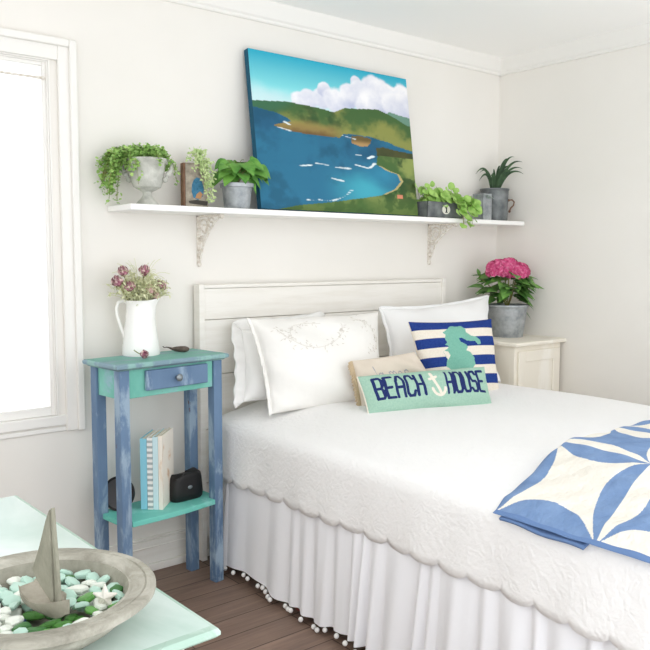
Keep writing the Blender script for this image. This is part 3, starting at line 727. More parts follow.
vs = [p for r_ in rings for p in r_]; fs = []
for j in range(rows):
    for i in range(K): fs.append((j*K+i, (j+1)*K+i, (j+1)*K+(i+1) % K, j*K+(i+1) % K))
m.add(vs, fs); ruff = build('ruffle', m, M['skirt'], sk, ang=180)
pm = None; s_ = .0; last = rings[-1]; n_p = 0
while s_ < 1.32:
    i = min(range(0, K), key=lambda i: abs(base[i][2]-s_)); p = last[i]
    c = Vector((p[0]-.006, p[1]+rr.uniform(-.006, .006), max(.0125, p[2]-.012+rr.uniform(-.004, .003))))
    if pm is None:
        pm = build('pompom', MB().ball(c, .0098, 12, 8, jit=.12), M['pom'], ruff); pc = c
    else:
        o = pm.copy(); C.objects.link(o); o.location = c-pc; OFF[o.name] = OFF[pm.name]
    s_ += rr.choice((.026, .032, .045, .07)); n_p += 1

# power cord on the floor under the skirt
a = at(293, 606, 'z', .004); b = at(313, 616, 'z', .004)
m = MB().tube(bez(a+Vector((.05, .06, 0)), (a+b)/2+Vector((-.07, 0, 0)), b+Vector((.06, -.03, 0)), 16), .0035, 6)
tag(build('power_cord', m, M['cord'], loc=tuple(a)), 'thin red-brown cord on the floor peeking out beneath the bed skirt', 'cord')

# ------------------------------------------------------------------ patchwork quilt folded at the foot
XN = [-.004, .41, .75, 1.1, 1.45, 1.8]; 
def qx(u): i = min(4, int(u)); return XN[i]+(XN[i+1]-XN[i])*(u-i)
def yfar(x): return -1.735+.105*smooth(-.15, .6, x)-.03*math.exp(-((x-.41)/.12)**2)*0
def lens(a, b):
    h = .21; k = lambda w, t: w < h*4*t*(1-t)
    return k(b, a) or k(1-b, a) or k(a, b) or k(1-a, b)
UM, VM = 4.3, 1.62
def qmat(u, v):
    U, V = u*UM, v*VM
    if U < .03 or V < .025: return 2
    i, j = int(U), int(V); blue = ((i+j) % 2 == 1)
    return 0 if (blue != lens(U-i, V-j)) else 1
def qz(x, y): return topz(max(x, BX0), max(y, BY0+.02))
def qsurf(off):
    def f(u, v):
        x = qx(u*UM); y = yfar(x)-.325*v*VM
        d = min((x-XN[0])/.35, 1); e = min(1, v*VM/.12)
        edge = min(1, min((x-XN[0])/.05, v*VM*.325/.03)); edge = max(0, edge)
        z = qz(x, y)+(.012+.042*smooth(0, 1, d)*smooth(0, 1, .35+.65*e))*(.35+.65*(1-(1-edge)**2)**.5)*off
        if x < BX0+.05: z -= .028*smooth(BX0+.05, BX0-.02, x)
        z += .0035*off*(math.sin(u*UM*2*PI+.5)*math.sin(v*VM*2*PI))+.003*off*math.sin(x*40+y*23)*math.sin(y*31)
        return (x, y, z)
    return f
m = MB(); nu, nv = 688, 252
m.grid(qsurf(1), nu, nv, qmat, flip=True)
nb = len(m.v)
m.grid(lambda u, v: (lambda p: (p[0], p[1], p[2]+.002))(qsurf(.12)(u, v)), nu, nv, lambda u, v: 2)
fs = []; w_ = nu+1
for i in range(nu): fs.append((i, i+1, nb+i+1, nb+i)); a = nv*w_+i; fs.append((a+1, a, nb+a, nb+a+1))
for j in range(nv): a = j*w_; fs.append((a+w_, a, nb+a, nb+a+w_)); a += nu; fs.append((a, a+w_, nb+a+w_, nb+a))
m.f += fs; m.mi += [2]*len(fs)
ql = build('patchwork_quilt', m, [M['q_blue'], M['q_cream'], M['q_bind']], loc=(.8, -2, .74), ang=60)
tag(ql, 'blue and cream patchwork quilt folded across the foot of the bed', 'quilt')
# lower fold peeking out at the near edge
m = MB(); pts = []
m.grid(lambda u, v: (-.006+.05*v, -1.75-.27*u, qz(.02, -1.9)-.036+.016*v-.008*u+.003*math.sin(u*9)), 30, 6)
fo = build('folded_edge', m, M['q_bind'], ql); sd = fo.modifiers.new('solid', 'SOLIDIFY'); sd.thickness = .008; sd.offset = 0

# ------------------------------------------------------------------ pillows
def pillow(name, label, bl, br, tr, tl, thick, mats, pat=None, nu=90, nv=60, pinch=.07, back=.8, wr=.006, seed=1, ear=.0, loc=None, pw=.55, cat='pillow'):
    """stuffed cushion on a bilinear mid surface through four corners; pat(u, t) picks a material (t from the top)"""
    bl, br, tr, tl = map(Vector, (bl, br, tr, tl)); rr = random.Random(seed)
    nrm = (br-bl).cross(tl-bl).normalized()
    if nrm.y > 0: nrm = -nrm
    phs = [(rr.uniform(3, 9), rr.uniform(3, 9), rr.uniform(0, 6), rr.uniform(.3, 1)) for _ in range(7)]
    def mid(u, v):
        a, b = 2*u-1, 2*v-1
        a2 = a*(1-pinch*(1-b*b)*abs(a)**3); b2 = b*(1-pinch*(1-a*a)*abs(b)**3)
        uu, vv = (a2+1)/2, (b2+1)/2
        return (bl*(1-uu)+br*uu)*(1-vv)+(tl*(1-uu)+tr*uu)*vv
    def prof(u, v):
        a, b = abs(2*u-1), abs(2*v-1); return (max(0, 1-a**2.6)*max(0, 1-b**2.6))**pw
    def wrk(u, v): return wr*sum(w*math.sin(f*u*2+g*v*2+p) for f, g, p, w in phs)*.5
    def surf(u, v, off=0):
        pf = prof(u, v); return mid(u, v)+nrm*(thick*pf+wrk(u, v)*min(1, pf*3)+.003+off)
    m = MB(); m.grid(surf, nu, nv, (lambda u, v: pat(u, 1-v)) if pat else None)
    nb = len(m.v)
    m.grid(lambda u, v: mid(u, v)-nrm*(thick*back*prof(u, v)+.003), nu, nv, (lambda u, v: pat(u, 2)) if pat else None, flip=True)
    fs = []; w_ = nu+1
    for i in range(nu): fs.append((i+1, i, nb+i, nb+i+1)); a = nv*w_+i; fs.append((a, a+1, nb+a+1, nb+a))
    for j in range(nv): a = j*w_; fs.append((a, a+w_, nb+a+w_, nb+a)); a += nu; fs.append((a+w_, a, nb+a, nb+a+w_))
    m.f += fs; m.mi += [pat(.5, 2) if pat else 0]*len(fs)
    c = (bl+br)/2
    root = thing(name, label, cat, tuple(c))
    b = build('cushion_body', m, mats, root, ang=180)
    return root, b, surf, mid, nrm
def flange(surf_mid, nrm, root, mat, sides, w=.04, amp=.006, waves=14, name='flange'):
    m = MB()
    for (u0, v0, u1, v1) in sides:
        def f(a, b):
            u, v = u0+(u1-u0)*a, v0+(v1-v0)*a
            p = surf_mid(u, v); c = surf_mid(.5, .5); q = (p-c)
            out = (surf_mid(min(1, max(0, u)), min(1, max(0, v)))-surf_mid(.5+(u-.5)*(.9 if u in (0, 1) else 1), .5+(v-.5)*(.9 if v in (0, 1) else 1))).normalized()
            return p+out*(w*b-.006)+nrm*(amp*b*math.sin(a*waves*2*PI)+.001)
        m.grid(f, 120, 4)
    o = build(name, m, mat, root, ang=180); sd = o.modifiers.new('solid', 'SOLIDIFY'); sd.thickness = .004; sd.offset = 0
    return o
ZB = .722
# ruffled sham at the far left
r, b, sf, md, nr = pillow('pillow', 'plain white ruffled pillow leaning on the left side of the headboard', at(243, 402, 'y', -.27), at(330, 400, 'y', -.27), at(320, 322, 'y', -.13), at(241, 330, 'y', -.13), .08, [M['sham']], pinch=.07, seed=3)
flange(md, nr, r, M['sham'], [(0, 0, 0, 1), (0, 1, 1, 1)], .06, .007, 4.3, 'ruffle')
# right-hand white pillow
r, b, sf, md, nr = pillow('pillow', 'plain white pillow leaning on the right side of the headboard behind the striped cushion', at(390, 400, 'y', -.38), at(498, 381, 'y', -.46), at(487, 297, 'y', -.25), at(381, 309, 'y', -.2), .08, [M['sheet']], pinch=.11, seed=5)
flange(md, nr, r, M['sheet'], [(0, 1, 0, .0), (0, 1, 1, 1), (1, 0, 1, 1)], .022, .004, 5)
# embroidered pillow in front
r, b, sf, md, nr = pillow('pillow', 'white pillow with faint grey embroidered sprays in front of the ruffled pillow', at(272, 414, 'z', ZB), at(384, 403, 'z', ZB), at(378, 312, 'y', -.26), at(250, 319, 'y', -.25), .10, [M['emb']], pinch=.06, seed=8, wr=.009, back=.4)
flange(md, nr, r, M['emb'], [(0, 0, 0, 1)], .022, .003, 9)
m = MB(); rr = random.Random(9)
def spray(pts, nleaf):
    P = [sf(u, v, .0012) for u, v in pts]; m.tube(P, .0009, 4)
    for _ in range(nleaf):
        u, v = rr.choice(pts); u += rr.gauss(0, .02); v += rr.gauss(0, .03)
        a = rr.uniform(0, 2*PI); p = sf(u, v, .0012); q = sf(u+.022*math.cos(a), v+.03*math.sin(a), .0012); m.tube([p, (p+q)/2, q], [.0006, .0016, .0006], 4)
cv = lambda u0, v0, u1, v1, u2, v2: [(x.x, x.y) for x in bez((u0, v0, 0), (u1, v1, 0), (u2, v2, 0), 12)]
spray(cv(.12, .82, .3, .45, .55, .66), 46); spray(cv(.2, .72, .2, .95, .45, .86), 24); spray(cv(.55, .66, .62, .72, .6, .84), 20)
build('embroidery', m, M['thread'], b); m = MB()
spray(cv(.74, .9, .9, .84, .93, .62), 34); spray(cv(.93, .62, .9, .5, .8, .5), 14)
build('embroidery', m, M['thread'], b)

# striped cushion with a seahorse
SH = [(280, 125), (300, 105), (340, 110), (365, 105), (385, 130), (385, 155), (410, 180), (440, 185), (465, 210), (465, 235), (445, 240), (430, 215), (405, 215), (380, 210), (350, 190), (335, 190), (345, 215), (375, 235), (385, 250), (375, 270), (400, 285), (420, 320), (420, 360), (400, 385), (380, 430), (350, 470), (300, 470), (280, 440), (270, 380), (250, 365), (258, 320), (248, 300), (235, 270), (262, 255), (268, 240), (250, 230), (265, 215), (255, 190), (265, 165), (250, 150)]
def shuv(x, y):
    xl = 30+(y-70)*.16; xr = 560+(y-60)*.07; return ((x-xl)/(xr-xl)*1.08-.125, (y-65)/510)
SHU = [shuv(*p) for p in SH]; FIN = [shuv(*p) for p in ((232, 262), (262, 275), (275, 300), (262, 325), (250, 300))]
def pat3(u, t_):
    if t_ > 1: return 1
    if inpoly(u, t_, FIN): return 1
    if inpoly(u, t_, SHU): return 2
    for a, b_ in ((0, .118), (.235, .352), (.47, .588), (.70, .82), (.93, 1)):
        if a <= t_ < b_: return 0
    return 1
pillow('cushion', 'navy and cream striped cushion with a sea-green seahorse', at(428, 404, 'y', -.62), at(500, 398, 'y', -.70), at(491, 319, 'y', -.58), at(408, 322, 'y', -.5), .06, [M['k_navy'], M['k_cream'], M['k_sea']], pat3, 150, 150, .05, seed=11, cat='cushion')

# beige linen cushion with lettering and fringe
def strokes(defs): return [((a[i][0], a[i][1]), (a[i+1][0], a[i+1][1])) for a in defs for i in range(len(a)-1)]
def circ(cx, cy, rx, ry, a0=0, a1=2*PI, n=10): return [(cx+rx*math.cos(a0+(a1-a0)*i/n), cy+ry*math.sin(a0+(a1-a0)*i/n)) for i in range(n+1)]
LM = strokes([[(.35, .24), (.345, .5), (.36, .52)], circ(.40, .45, .028, .07), [(.43, .38), (.43, .51), (.44, .52)],
    [(.52, .38), (.52, .52)], circ(.545, .43, .024, .06, PI, 2*PI), [(.569, .43), (.569, .52)], circ(.594, .43, .024, .06, PI, 2*PI), [(.618, .43), (.618, .52)],
    [(.648, .45), (.70, .44)], circ(.674, .45, .028, .07, -2*PI+.1, -.6), [(.74, .38), (.74, .52)], circ(.765, .43, .024, .06, PI, 1.85*PI)])
def pat4(u, t_):
    if t_ > 1 or not (.15 < u < .75 and .1 < t_ < .6): return 0
    u, t_ = (u+.13)/1.0, t_+.06
    return 1 if min(segd(u, t_, a, b_, 1, .55) for a, b_ in LM) < .005 else 0
p4 = [at(362, 414, 'y', -.62), at(452, 408, 'y', -.70), at(414, 352, 'y', -.60), at(352, 361, 'y', -.53)]
r, b, sf, md, nr = pillow('cushion', 'beige linen cushion with faint grey script tucked behind the mint cushion', *p4, .045, [M['linen'], M['linen_ink']], pat4, 150, 80, .03, seed=13, cat='cushion')
m = MB(); rr = random.Random(15)
for i in range(46):
    v = (i+.5)/46; p = md(0, v); c = md(.5, v); o = (p-c).normalized()
    for k in range(2):
        e = p+o*rr.uniform(.014, .024)-nr*rr.uniform(-.006, .008)+Vector((0, 0, -rr.uniform(.004, .016))); m.tube(bez(p-o*.004, p+o*.012+nr*.004, e, 4), [.0026, .0032, .003, .0028, .002], 5)
build('fringe', m, M['fringe'], b)

# mint lumbar cushion: BEACH anchor HOUSE
GLY = {'B': [[(0, 0), (0, 1), (.75, 1), (.95, .9), (.95, .6), (.75, .5), (0, .5)], [(.75, .5), (.95, .4), (.95, .1), (.75, 0), (0, 0)]],
 'E': [[(.95, 0), (0, 0), (0, 1), (.95, 1)], [(0, .5), (.75, .5)]], 'A': [[(0, 1), (0, .25), (.3, 0), (.65, 0), (.95, .25), (.95, 1)], [(0, .55), (.95, .55)]],
 'C': [[(.95, .2), (.75, 0), (.2, 0), (0, .15), (0, .85), (.2, 1), (.75, 1), (.95, .8)]], 'H': [[(0, 0), (0, 1)], [(.95, 0), (.95, 1)], [(0, .5), (.95, .5)]],
 'O': [[(.2, 0), (.75, 0), (.95, .12), (.95, .88), (.75, 1), (.2, 1), (0, .88), (0, .12), (.2, 0)]], 'U': [[(0, 0), (0, .88), (.2, 1), (.75, 1), (.95, .88), (.95, 0)]],
 'S': [[(.95, .15), (.75, 0), (.2, 0), (0, .12), (0, .38), (.2, .5), (.75, .5), (.95, .62), (.95, .88), (.75, 1), (.2, 1), (0, .85)]]}
TX = []
for word, u0, u1 in (('BEACH', .075, .455), ('HOUSE', .615, .965)):
    st_ = (u1-u0)/5
    for i, ch in enumerate(word):
        for pl_ in GLY[ch]: TX += strokes([[(u0+i*st_+x*st_*.74, .16+y*.52) for x, y in pl_]])
AN = strokes([[(.505, .16), (.555, .66)], circ(.545, .52, .052, .2, 0.15, PI*.95, 10), [(.49, .3), (.54, .26)]])
TB = [(a, b_) for a, b_ in TX]
def pat5(u, t_):
    if t_ > 1: return 0
    if not (.1 < t_ < .78): return 0
    if .46 < u < .61:
        d = min(segd(u, t_, a, b_, 1, .33) for a, b_ in AN)
        return 2 if d < .011 else 0
    for a, b_ in TB:
        if abs(u-(a[0]+b_[0])/2) < .06 and segd(u, t_, a, b_, 1, .33) < .0108: return 1
    return 0
ZP = .745
p5 = [at(369, 416, 'y', -.735), at(492, 406, 'y', -.90), at(484, 367, 'y', -.80), at(357, 377, 'y', -.64)]
r, b, sf, md, nr = pillow('cushion', 'long mint cushion knitted with navy words and a cream anchor', *p5, .05, [M['k_mint'], M['k_ink'], M['k_cream']], pat5, 300, 90, .02, seed=17, cat='cushion', wr=.003)
m = MB(); m.tube([md(0, i/20) for i in range(21)], .004, 6); build('piping', m, M['k_cream'], b)

# ------------------------------------------------------------------ white cabinet on the far side of the bed
ZK = .928; K0, K1, Y0, Y1 = 1.675, 2.115, -.505, -.04
cb = thing('cabinet', 'cream painted bedside cabinet in the corner beyond the bed', 'cabinet', ((K0+K1)/2, (Y0+Y1)/2, 0))
build('body', MB().box(K0+.012, K1-.012, Y0+.014, Y1, .06, ZK-.0225), M['cream_wood'], cb, bev=.003)
build('top', MB().box(K0-.008, K1+.015, Y0-.012, Y1, ZK-.022, ZK), M['cream_wood'], cb, bev=.006, seg=3)
d = MB(); dx0, dx1, dz0, dz1 = K0+.035, K1-.035, .12, ZK-.05
d.box(dx0, dx0+.06, Y0+.001, Y0+.0135, dz0, dz1).box(dx1-.06, dx1, Y0+.001, Y0+.0135, dz0, dz1).box(dx0+.06, dx1-.06, Y0+.001, Y0+.0135, dz0, dz0+.06).box(dx0+.06, dx1-.06, Y0+.001, Y0+.0135, dz1-.06, dz1).box(dx0+.06, dx1-.06, Y0+.007, Y0+.0135, dz0+.06, dz1-.06)
build('door', d, M['cream_wood'], cb, bev=.002)
for x in (K0+.02, K1-.06):
    for y in (Y0+.02, Y1-.045): build('leg', MB().box(x, x+.04, y, y+.04, 0, .059), M['cream_wood'], cb, bev=.003)

# hydrangea in its galvanised pail
hx, hy = 1.94, -.235
hy = -.235; hx = at(506.5, 330, 'y', hy).x
hp = thing('potted_hydrangea', 'pink hydrangea in a galvanised pail on the cream bedside cabinet', 'plant', (hx, hy, ZK))
m = MB().lathe([(.092, 0), (.094, .005), (.115, .165), (.117, .172), (.122, .176), (.121, .186), (.116, .184), (.11, .17), (0, .165)], (hx, hy, ZK), 48)
build('pail', m, M['galv'], hp)
build('soil', MB().lathe([(.001, .172), (.11, .168)], (hx, hy, ZK), 24, cap0=False), M['soil'], hp)
m, st, fl = MB(), MB(), MB(); rr = random.Random(51)
def hleaf(p, d, L): m.leaf(p, d, (rr.gauss(0, .2), -.4, 1), L, L*.62, .45, lambda t: max(.03, math.sin(PI*t**.75)), .2, 6)
for i in range(58):
    an = rr.uniform(0, 2*PI); z = rr.uniform(.22, .36); q = rr.uniform(.02, .09)
    p = Vector((hx+q*math.cos(an), hy+q*math.sin(an), ZK+z)); d = Vector((math.cos(an), math.sin(an)-.2, rr.uniform(-.15, .4)))
    L = rr.uniform(.08, .125)
    if p.y+d.normalized().y*L > -.03: d.y = -.2
    if p.x+d.normalized().x*L > XR-.03: d.x = -.2; d.y = -1
    hleaf(p, d, L)
for dx, dz, L in ((-.17, .28, .1), (-.12, .22, .12), (.12, .21, .11), (.1, .25, .11), (-.19, .33, .08), (.13, .16, .1)):
    p = Vector((hx, hy, ZK+.2))+RT*dx*.5+Vector((0, 0, (dz-.2)*.9)); d = RT*dx+Vector((0, -.02, (dz-.24)*.6)); hleaf(p, d, L)
hleaf(Vector((hx, hy, ZK+.28))-RT*.13, -RT*.8+Vector((0, 0, .35)), .1)
for an in range(7): st.tube(bez((hx, hy, ZK+.165), (hx+.03*math.cos(an), hy+.03*math.sin(an), ZK+.22), (hx+.06*math.cos(an), hy+.05*math.sin(an), ZK+.34), 8), .003, 6)
for (du, dz, rx, rz, nfl) in ((-.068, .385, .076, .056, 120), (.04, .372, .07, .052, 110), (-.014, .398, .062, .052, 70)):
    c = Vector((hx, hy-.02, ZK+dz))+RT*du
    for i in range(nfl):
        zz = 1-1.45*(i+.5)/nfl; an = i*2.39996; q = math.sqrt(max(0, 1-zz*zz))
        n = Vector((q*math.cos(an), q*math.sin(an), zz)); p = c+Vector((n.x*rx, n.y*rx*.85, n.z*rz))*rr.uniform(.93, 1.06)
        u = n.orthogonal().normalized(); w2 = n.cross(u); ro = rr.uniform(0, 2*PI)
        for k in range(4):
            dd = u*math.cos(ro+k*PI/2)+w2*math.sin(ro+k*PI/2)
            fl.leaf(p, dd+n*.25, n, .0165, .017, -.1, lambda t: [.25, .95, 1, .55][min(3, int(t*3+.01))], .15, 3)
bud = Vector((hx, hy, ZK+.35))-RT*.165; st.tube(bez((hx, hy, ZK+.2), bud+RT*.05-Vector((0, 0, .05)), bud, 8), .0028, 6)
for k in range(6): m.leaf(bud, -RT*.6+Vector((.5*math.cos(k), .5*math.sin(k)-.3, .3)), (0, 0, 1), .05, .026, .3, oval, .2, 4)
build('leaves', m, M['hydleaf'], hp); build('stems', st, M['stem'], hp); build('flower_heads', fl, M['pink'], hp)
# shell piece beside the pail
q = at(541, 333, 'z', ZK+.006); m = MB()
for an, L, zt_ in ((.1, .085, .03), (2.2, .06, .006), (3.5, .07, .008), (4.5, .06, .006), (5.4, .05, .01)):
    d = RT*math.cos(an)+Vector((FW.x, FW.y, 0))*math.sin(an)
    m.tube(bez(q, q+d*L*.5+Vector((0, 0, .008)), q+d*L*.85+Vector((0, 0, zt_)), 8), [.012, .0115, .0105, .0095, .0085, .007, .0055, .004, .002], 8)
for v in range(len(m.v)): m.v[v] = (m.v[v][0], m.v[v][1], max(ZK+.0005, m.v[v][2]))
tag(build('starfish', m, M['shell'], loc=tuple(q)), 'small white curled starfish beside the galvanised pail on the cabinet', 'starfish')

# ------------------------------------------------------------------ blue and teal side table
TC = Vector((-.287, -.226, 0)); TA = .125; ZTb = .985; TW, TD = .533, .255
tx = rotz(TA, TC)
tb = thing('side_table', 'tall distressed blue and teal side table with one drawer left of the bed', 'table', tuple(TC))
def ogee(m, w, d, z0, z1, prof, xf, mi=0):
    vs = []; 
    for o, q in prof:
        z = z0+(z1-z0)*q; vs += [(-w/2-o, -d/2-o, z), (w/2+o, -d/2-o, z), (w/2+o, d/2+o, z), (-w/2-o, d/2+o, z)]
    k = len(prof); fs = [(3, 2, 1, 0), tuple(4*(k-1)+i for i in range(4))]
    for j in range(k-1):
        for i in range(4): fs.append((j*4+i, j*4+(i+1) % 4, (j+1)*4+(i+1) % 4, (j+1)*4+i))
    ms = [0]+[mi]*1+[1]*(4*(k-1)) if mi == 0 else mi
    m.add(vs, fs, ms, xf)
m = MB(); ogee(m, TW, TD, ZTb-.026, ZTb, [(-.016, 0), (-.012, .18), (-.002, .32), (0, .5), (0, .8), (-.006, 1)], tx)
build('tabletop', m, [M['teal_top'], M['blue_edge']], tb, ang=30)
lw = .043; lx, ly = TW/2-.022-lw/2, TD/2-.02-lw/2
for sx in (-1, 1):
    for sy in (-1, 1):
        build('leg', MB().box(sx*lx-lw/2, sx*lx+lw/2, sy*ly-lw/2, sy*ly+lw/2, 0, ZTb-.0265, xf=tx), M['blue'], tb, bev=.003)
m = MB(); za0, za1 = ZTb-.138, ZTb-.0265; ei = lw/2+.0004
m.box(-lx+ei, lx-ei, -ly-.012, -ly+.004, za0, za1, xf=tx).box(-lx+ei, lx-ei, ly-.006, ly+.01, za0, za1, xf=tx)
m.box(-lx-.012, -lx+.004, -ly+ei, ly-ei, za0, za1, xf=tx).box(lx-.004, lx+.012, -ly+ei, ly-ei, za0, za1, xf=tx)
build('apron', m, M['teal'], tb, bev=.002)
dr = build('drawer', MB().box(-lx+.092, lx-.058, -ly-.03, -ly-.0125, za0+.024, za1-.008, xf=tx), M['blue'], tb, bev=.004)
kz = (za0+za1)/2+.008; ks = Matrix.Rotation(PI/2, 4, 'X')
build('knob', MB().lathe([(.006, 0), (.006, .012), (.014, .016), (.015, .022), (.009, .028), (0, .029)], n=20, xf=tx @ Matrix.Translation((.008, -ly-.0302, kz)) @ ks), M['brass'], dr)
zs0, zs1 = .345, .366
m = MB(); poly = [(-lx-.03, -ly+.03), (-lx-.03, ly+.02), (lx+.03, ly+.02), (lx+.03, -ly+.03)]
fr = [(lx-ei-.001-(2*lx-2*ei-.002)*i/16, -ly-.024-.012*math.sin(PI*i/16)) for i in range(17)]
pp = [(-lx+ei+.001, ly-ei), (-lx+ei+.001, ly+.02), (lx-ei-.001, ly+.02), (lx-ei-.001, ly-ei), (lx+.02, ly-ei), (lx+.02, -ly+ei), (lx-ei-.001, -ly+ei)]+fr+[(-lx+ei+.001, -ly+ei), (-lx-.006, -ly+ei), (-lx-.006, ly-ei)]
k = len(pp); m.add([(x, y, z) for z in (zs0, zs1) for x, y in pp], [tuple(range(k)), tuple(range(2*k-1, k-1, -1))]+[(i, k+i, k+(i+1) % k, (i+1) % k) for i in range(k)], 0, tx)
build('lower_shelf', m, M['teal_shelf'], tb, bev=.002, ang=30)

# white enamel pitcher
q = at(141.5, 354, 'y', -.27); q = at(141, 352, 'z', ZTb); pc_ = Vector((q.x, q.y, ZTb)); pc_ = at(141, 350, 'y', -.135); pc_.z = ZTb
pi_ = thing('pitcher', 'tall white enamel pitcher holding dried roses on the side table', 'pitcher', tuple(pc_))
m = MB(); prof = [(.076, 0), (.0775, .004), (.075, .03), (.067, .09), (.06, .15), (.0555, .195), (.0555, .21), (.059, .222), (.0605, .226), (.058, .226), (.054, .21), (.053, .19), (.06, .1), (.067, .02), (0, .014)]
n = 48; vs = []; k = len(prof); sd_ = RT
for i in range(n):
    a = 2*PI*i/n
    for r_, z in prof:
        sp_ = smooth(.17, .226, z)*max(0, math.cos(a))**6*.022
        d = sd_*math.cos(a)+Vector((FW.x, FW.y, 0)).normalized()*math.sin(a); vs.append(pc_+d*(r_+sp_)+Vector((0, 0, z+sp_*.4)))
fs = [(i*k+q_, ((i+1) % n)*k+q_, ((i+1) % n)*k+q_+1, i*k+q_+1) for i in range(n) for q_ in range(k-1)]+[tuple(i*k for i in reversed(range(n)))]
m.add(vs, fs); build('jug', m, M['enamel'], pi_)
hm = MB(); hp_ = [pc_-RT*a_+Vector((0, 0, z)) for a_, z in ((.052, .214), (.07, .224), (.09, .215), (.098, .19), (.095, .16), (.083, .12), (.07, .085), (.066, .06))]
sp2 = []
for i in range(len(hp_)-1): sp2 += [hp_[i], (hp_[i]+hp_[i+1])/2]
hm.tube(sp2+[hp_[-1]], .0068, 10); build('handle', hm, M['enamel'], pi_, ang=180)

def rose_mesh(m, c, ax, r, rnd):
    ax = Vector(ax).normalized(); u = ax.orthogonal().normalized(); w2 = ax.cross(u); c = Vector(c)
    for ring_, (npet, open_, hh) in enumerate(((3, .35, 1.25), (5, .62, 1.15), (6, .85, 1.0), (7, 1.0, .8))):
        for k in range(npet):
            a0 = 2*PI*k/npet+ring_*.7+rnd.uniform(-.2, .2); hw = 2*PI/npet*.75; vs = []; fs = []
            for j in range(5):
                t_ = j/4; zz = -.75+hh*1.35*t_; rad = open_*math.sin(min(1, t_*1.02+.12)*PI*.62+.1)*(1+.1*rnd.uniform(-1, 1))
                for i in range(5):
                    a = a0+hw*(i/4-.5)*(1-.25*t_**3); zt_ = zz-.12*(2*(i/4)-1)**2*t_
                    vs.append(c+(u*math.cos(a)+w2*math.sin(a))*rad*r+ax*zt_*r)
            for j in range(4):
                for i in range(4): fs.append((j*5+i, j*5+i+1, (j+1)*5+i+1, (j+1)*5+i))
            m.add(vs, fs)
    m.ball(c-ax*.55*r, r*.55, 8, 6)
rim = pc_+Vector((0, 0, .2)); rr = random.Random(61)
RL = [((123, 271), -.0, 'rose', 'dusty burgundy dried rose, uppermost left in the pitcher', .021), ((117, 281), -.02, 'rose', 'dark dried rose at the far left of the pitcher bouquet', .022), ((129.5, 286), -.04, 'rose', 'dark dried rose low on the left above the pitcher rim', .021), ((144.5, 270), 0, 'rose', 'two-toned dried rose at the top centre of the bouquet', .022), ((150, 289), -.04, 'rose_pale', 'pale cream-pink dried rose low right in the bouquet', .02), ((161, 285), -.01, 'rose', 'mauve dried rose at the far right of the bouquet', .022), ((156, 296), -.03, 'rose_pale', 'small pale dried rose touching the right of the pitcher rim', .016)]
for (px, py), dy, mk, lab, r_ in RL:
    p = at(px, py, 'y', pc_.y+dy); ax = (p-(rim-Vector((0, 0, .08)))).normalized(); ax = (ax+Vector((0, -.35, 0))).normalized()
    th_ = thing('dried_rose', lab, 'flower', tuple(p), 'dried roses in the pitcher')
    m = MB(); rose_mesh(m, p, ax, r_*1.12, rr); build('bloom', m, M[mk], th_)
    m = MB(); b0 = pc_+Vector((rr.uniform(-.02, .02), rr.uniform(-.02, .02), .06)); ri = rim+(p-rim)*.25; ri = rim+Vector(((ri-rim).x, (ri-rim).y, .012)); m.tube(bez(b0, ri, p-ax*r_*.9, 10), .0018, 6)
    for k in range(4):
        a = k*PI/2; d = ax.orthogonal().normalized(); d = Matrix.Rotation(a, 3, ax) @ d; m.leaf(p-ax*r_*.8, d+ax*.5, ax, r_*1.1, r_*.5, .3, oval, .1, 4)
    build('stem', m, M['stem'], th_)
m = MB(); rr = random.Random(62)
for i in range(180):
    a = rr.uniform(0, 2*PI); q_ = rr.uniform(.01, .045); L = rr.uniform(.05, .13); sp_ = rr.uniform(.1, 1.); 
    p0 = rim+Vector((q_*math.cos(a), q_*math.sin(a), -.03)); e = rim+Vector((math.cos(a)*(q_+sp_*.1), math.sin(a)*(q_+sp_*.06), .01+L*(1.1-.45*sp_)))
    e.y = min(e.y, -.03)
    pts = bez(p0, rim+Vector((q_*math.cos(a), q_*math.sin(a), L*.7)), e, 8); m.tube(pts, .0009, 4)
    for k in range(3, 9):
        for _ in range(2):
            m.leaf(pts[k], (rr.gauss(0, 1), rr.gauss(0, 1), rr.gauss(.3, .7)), (rr.gauss(0, 1), rr.gauss(0, 1), 1), rr.uniform(.012, .026), .007, .3, oval, .1, 3)
for i in range(34):
    a = rr.uniform(0, 2*PI); e = rim+Vector((math.cos(a)*rr.uniform(.05, .14), math.sin(a)*.07, rr.uniform(.05, .2))); e.y = min(e.y, -.03)
    m.tube(bez(rim, rim+Vector((math.cos(a)*.03, math.sin(a)*.03, .17)), e, 10), .001, 4)
tag(build('dried_sprigs', m, M['strawstem'], loc=tuple(rim)), 'pale straw-green dried sprigs filling the pitcher between the roses', 'dried grass', kind='stuff')
# loose rose and pod on the tabletop
p = at(144.5, 353, 'y', -.26); p.z = ZTb+.017; rr = random.Random(63)
lr = thing('dried_rose', 'single loose dried rose lying on the tabletop in front of the pitcher', 'flower', (p.x, p.y, ZTb))
m = MB(); ax = (RT*.9+Vector((0, -.3, .05))).normalized(); rose_mesh(m, p, ax, .018, rr)
for v in range(len(m.v)): m.v[v] = (m.v[v][0], m.v[v][1], max(ZTb+.0005, m.v[v][2]))
build('bloom', m, M['rose'], lr)
m = MB().tube(bez(p-ax*.014, p-ax*.03+Vector((0, 0, .005)), p-ax*.045+Vector((0, 0, .018)), 6), .002, 6); build('stem', m, M['stem'], lr)
p = at(180.5, 349, 'y', -.16); p.z = ZTb+.013; m = MB(); d = RT
pd = thing('seed_pod', 'dark brown teardrop pod with a thin curved stem lying on the side table', 'seed pod', (p.x, p.y, ZTb))
T_ = Matrix((d, Vector((-d.y, d.x, 0)), Vector((0, 0, 1)))).transposed().to_4x4(); T_ = Matrix.Translation(p) @ T_
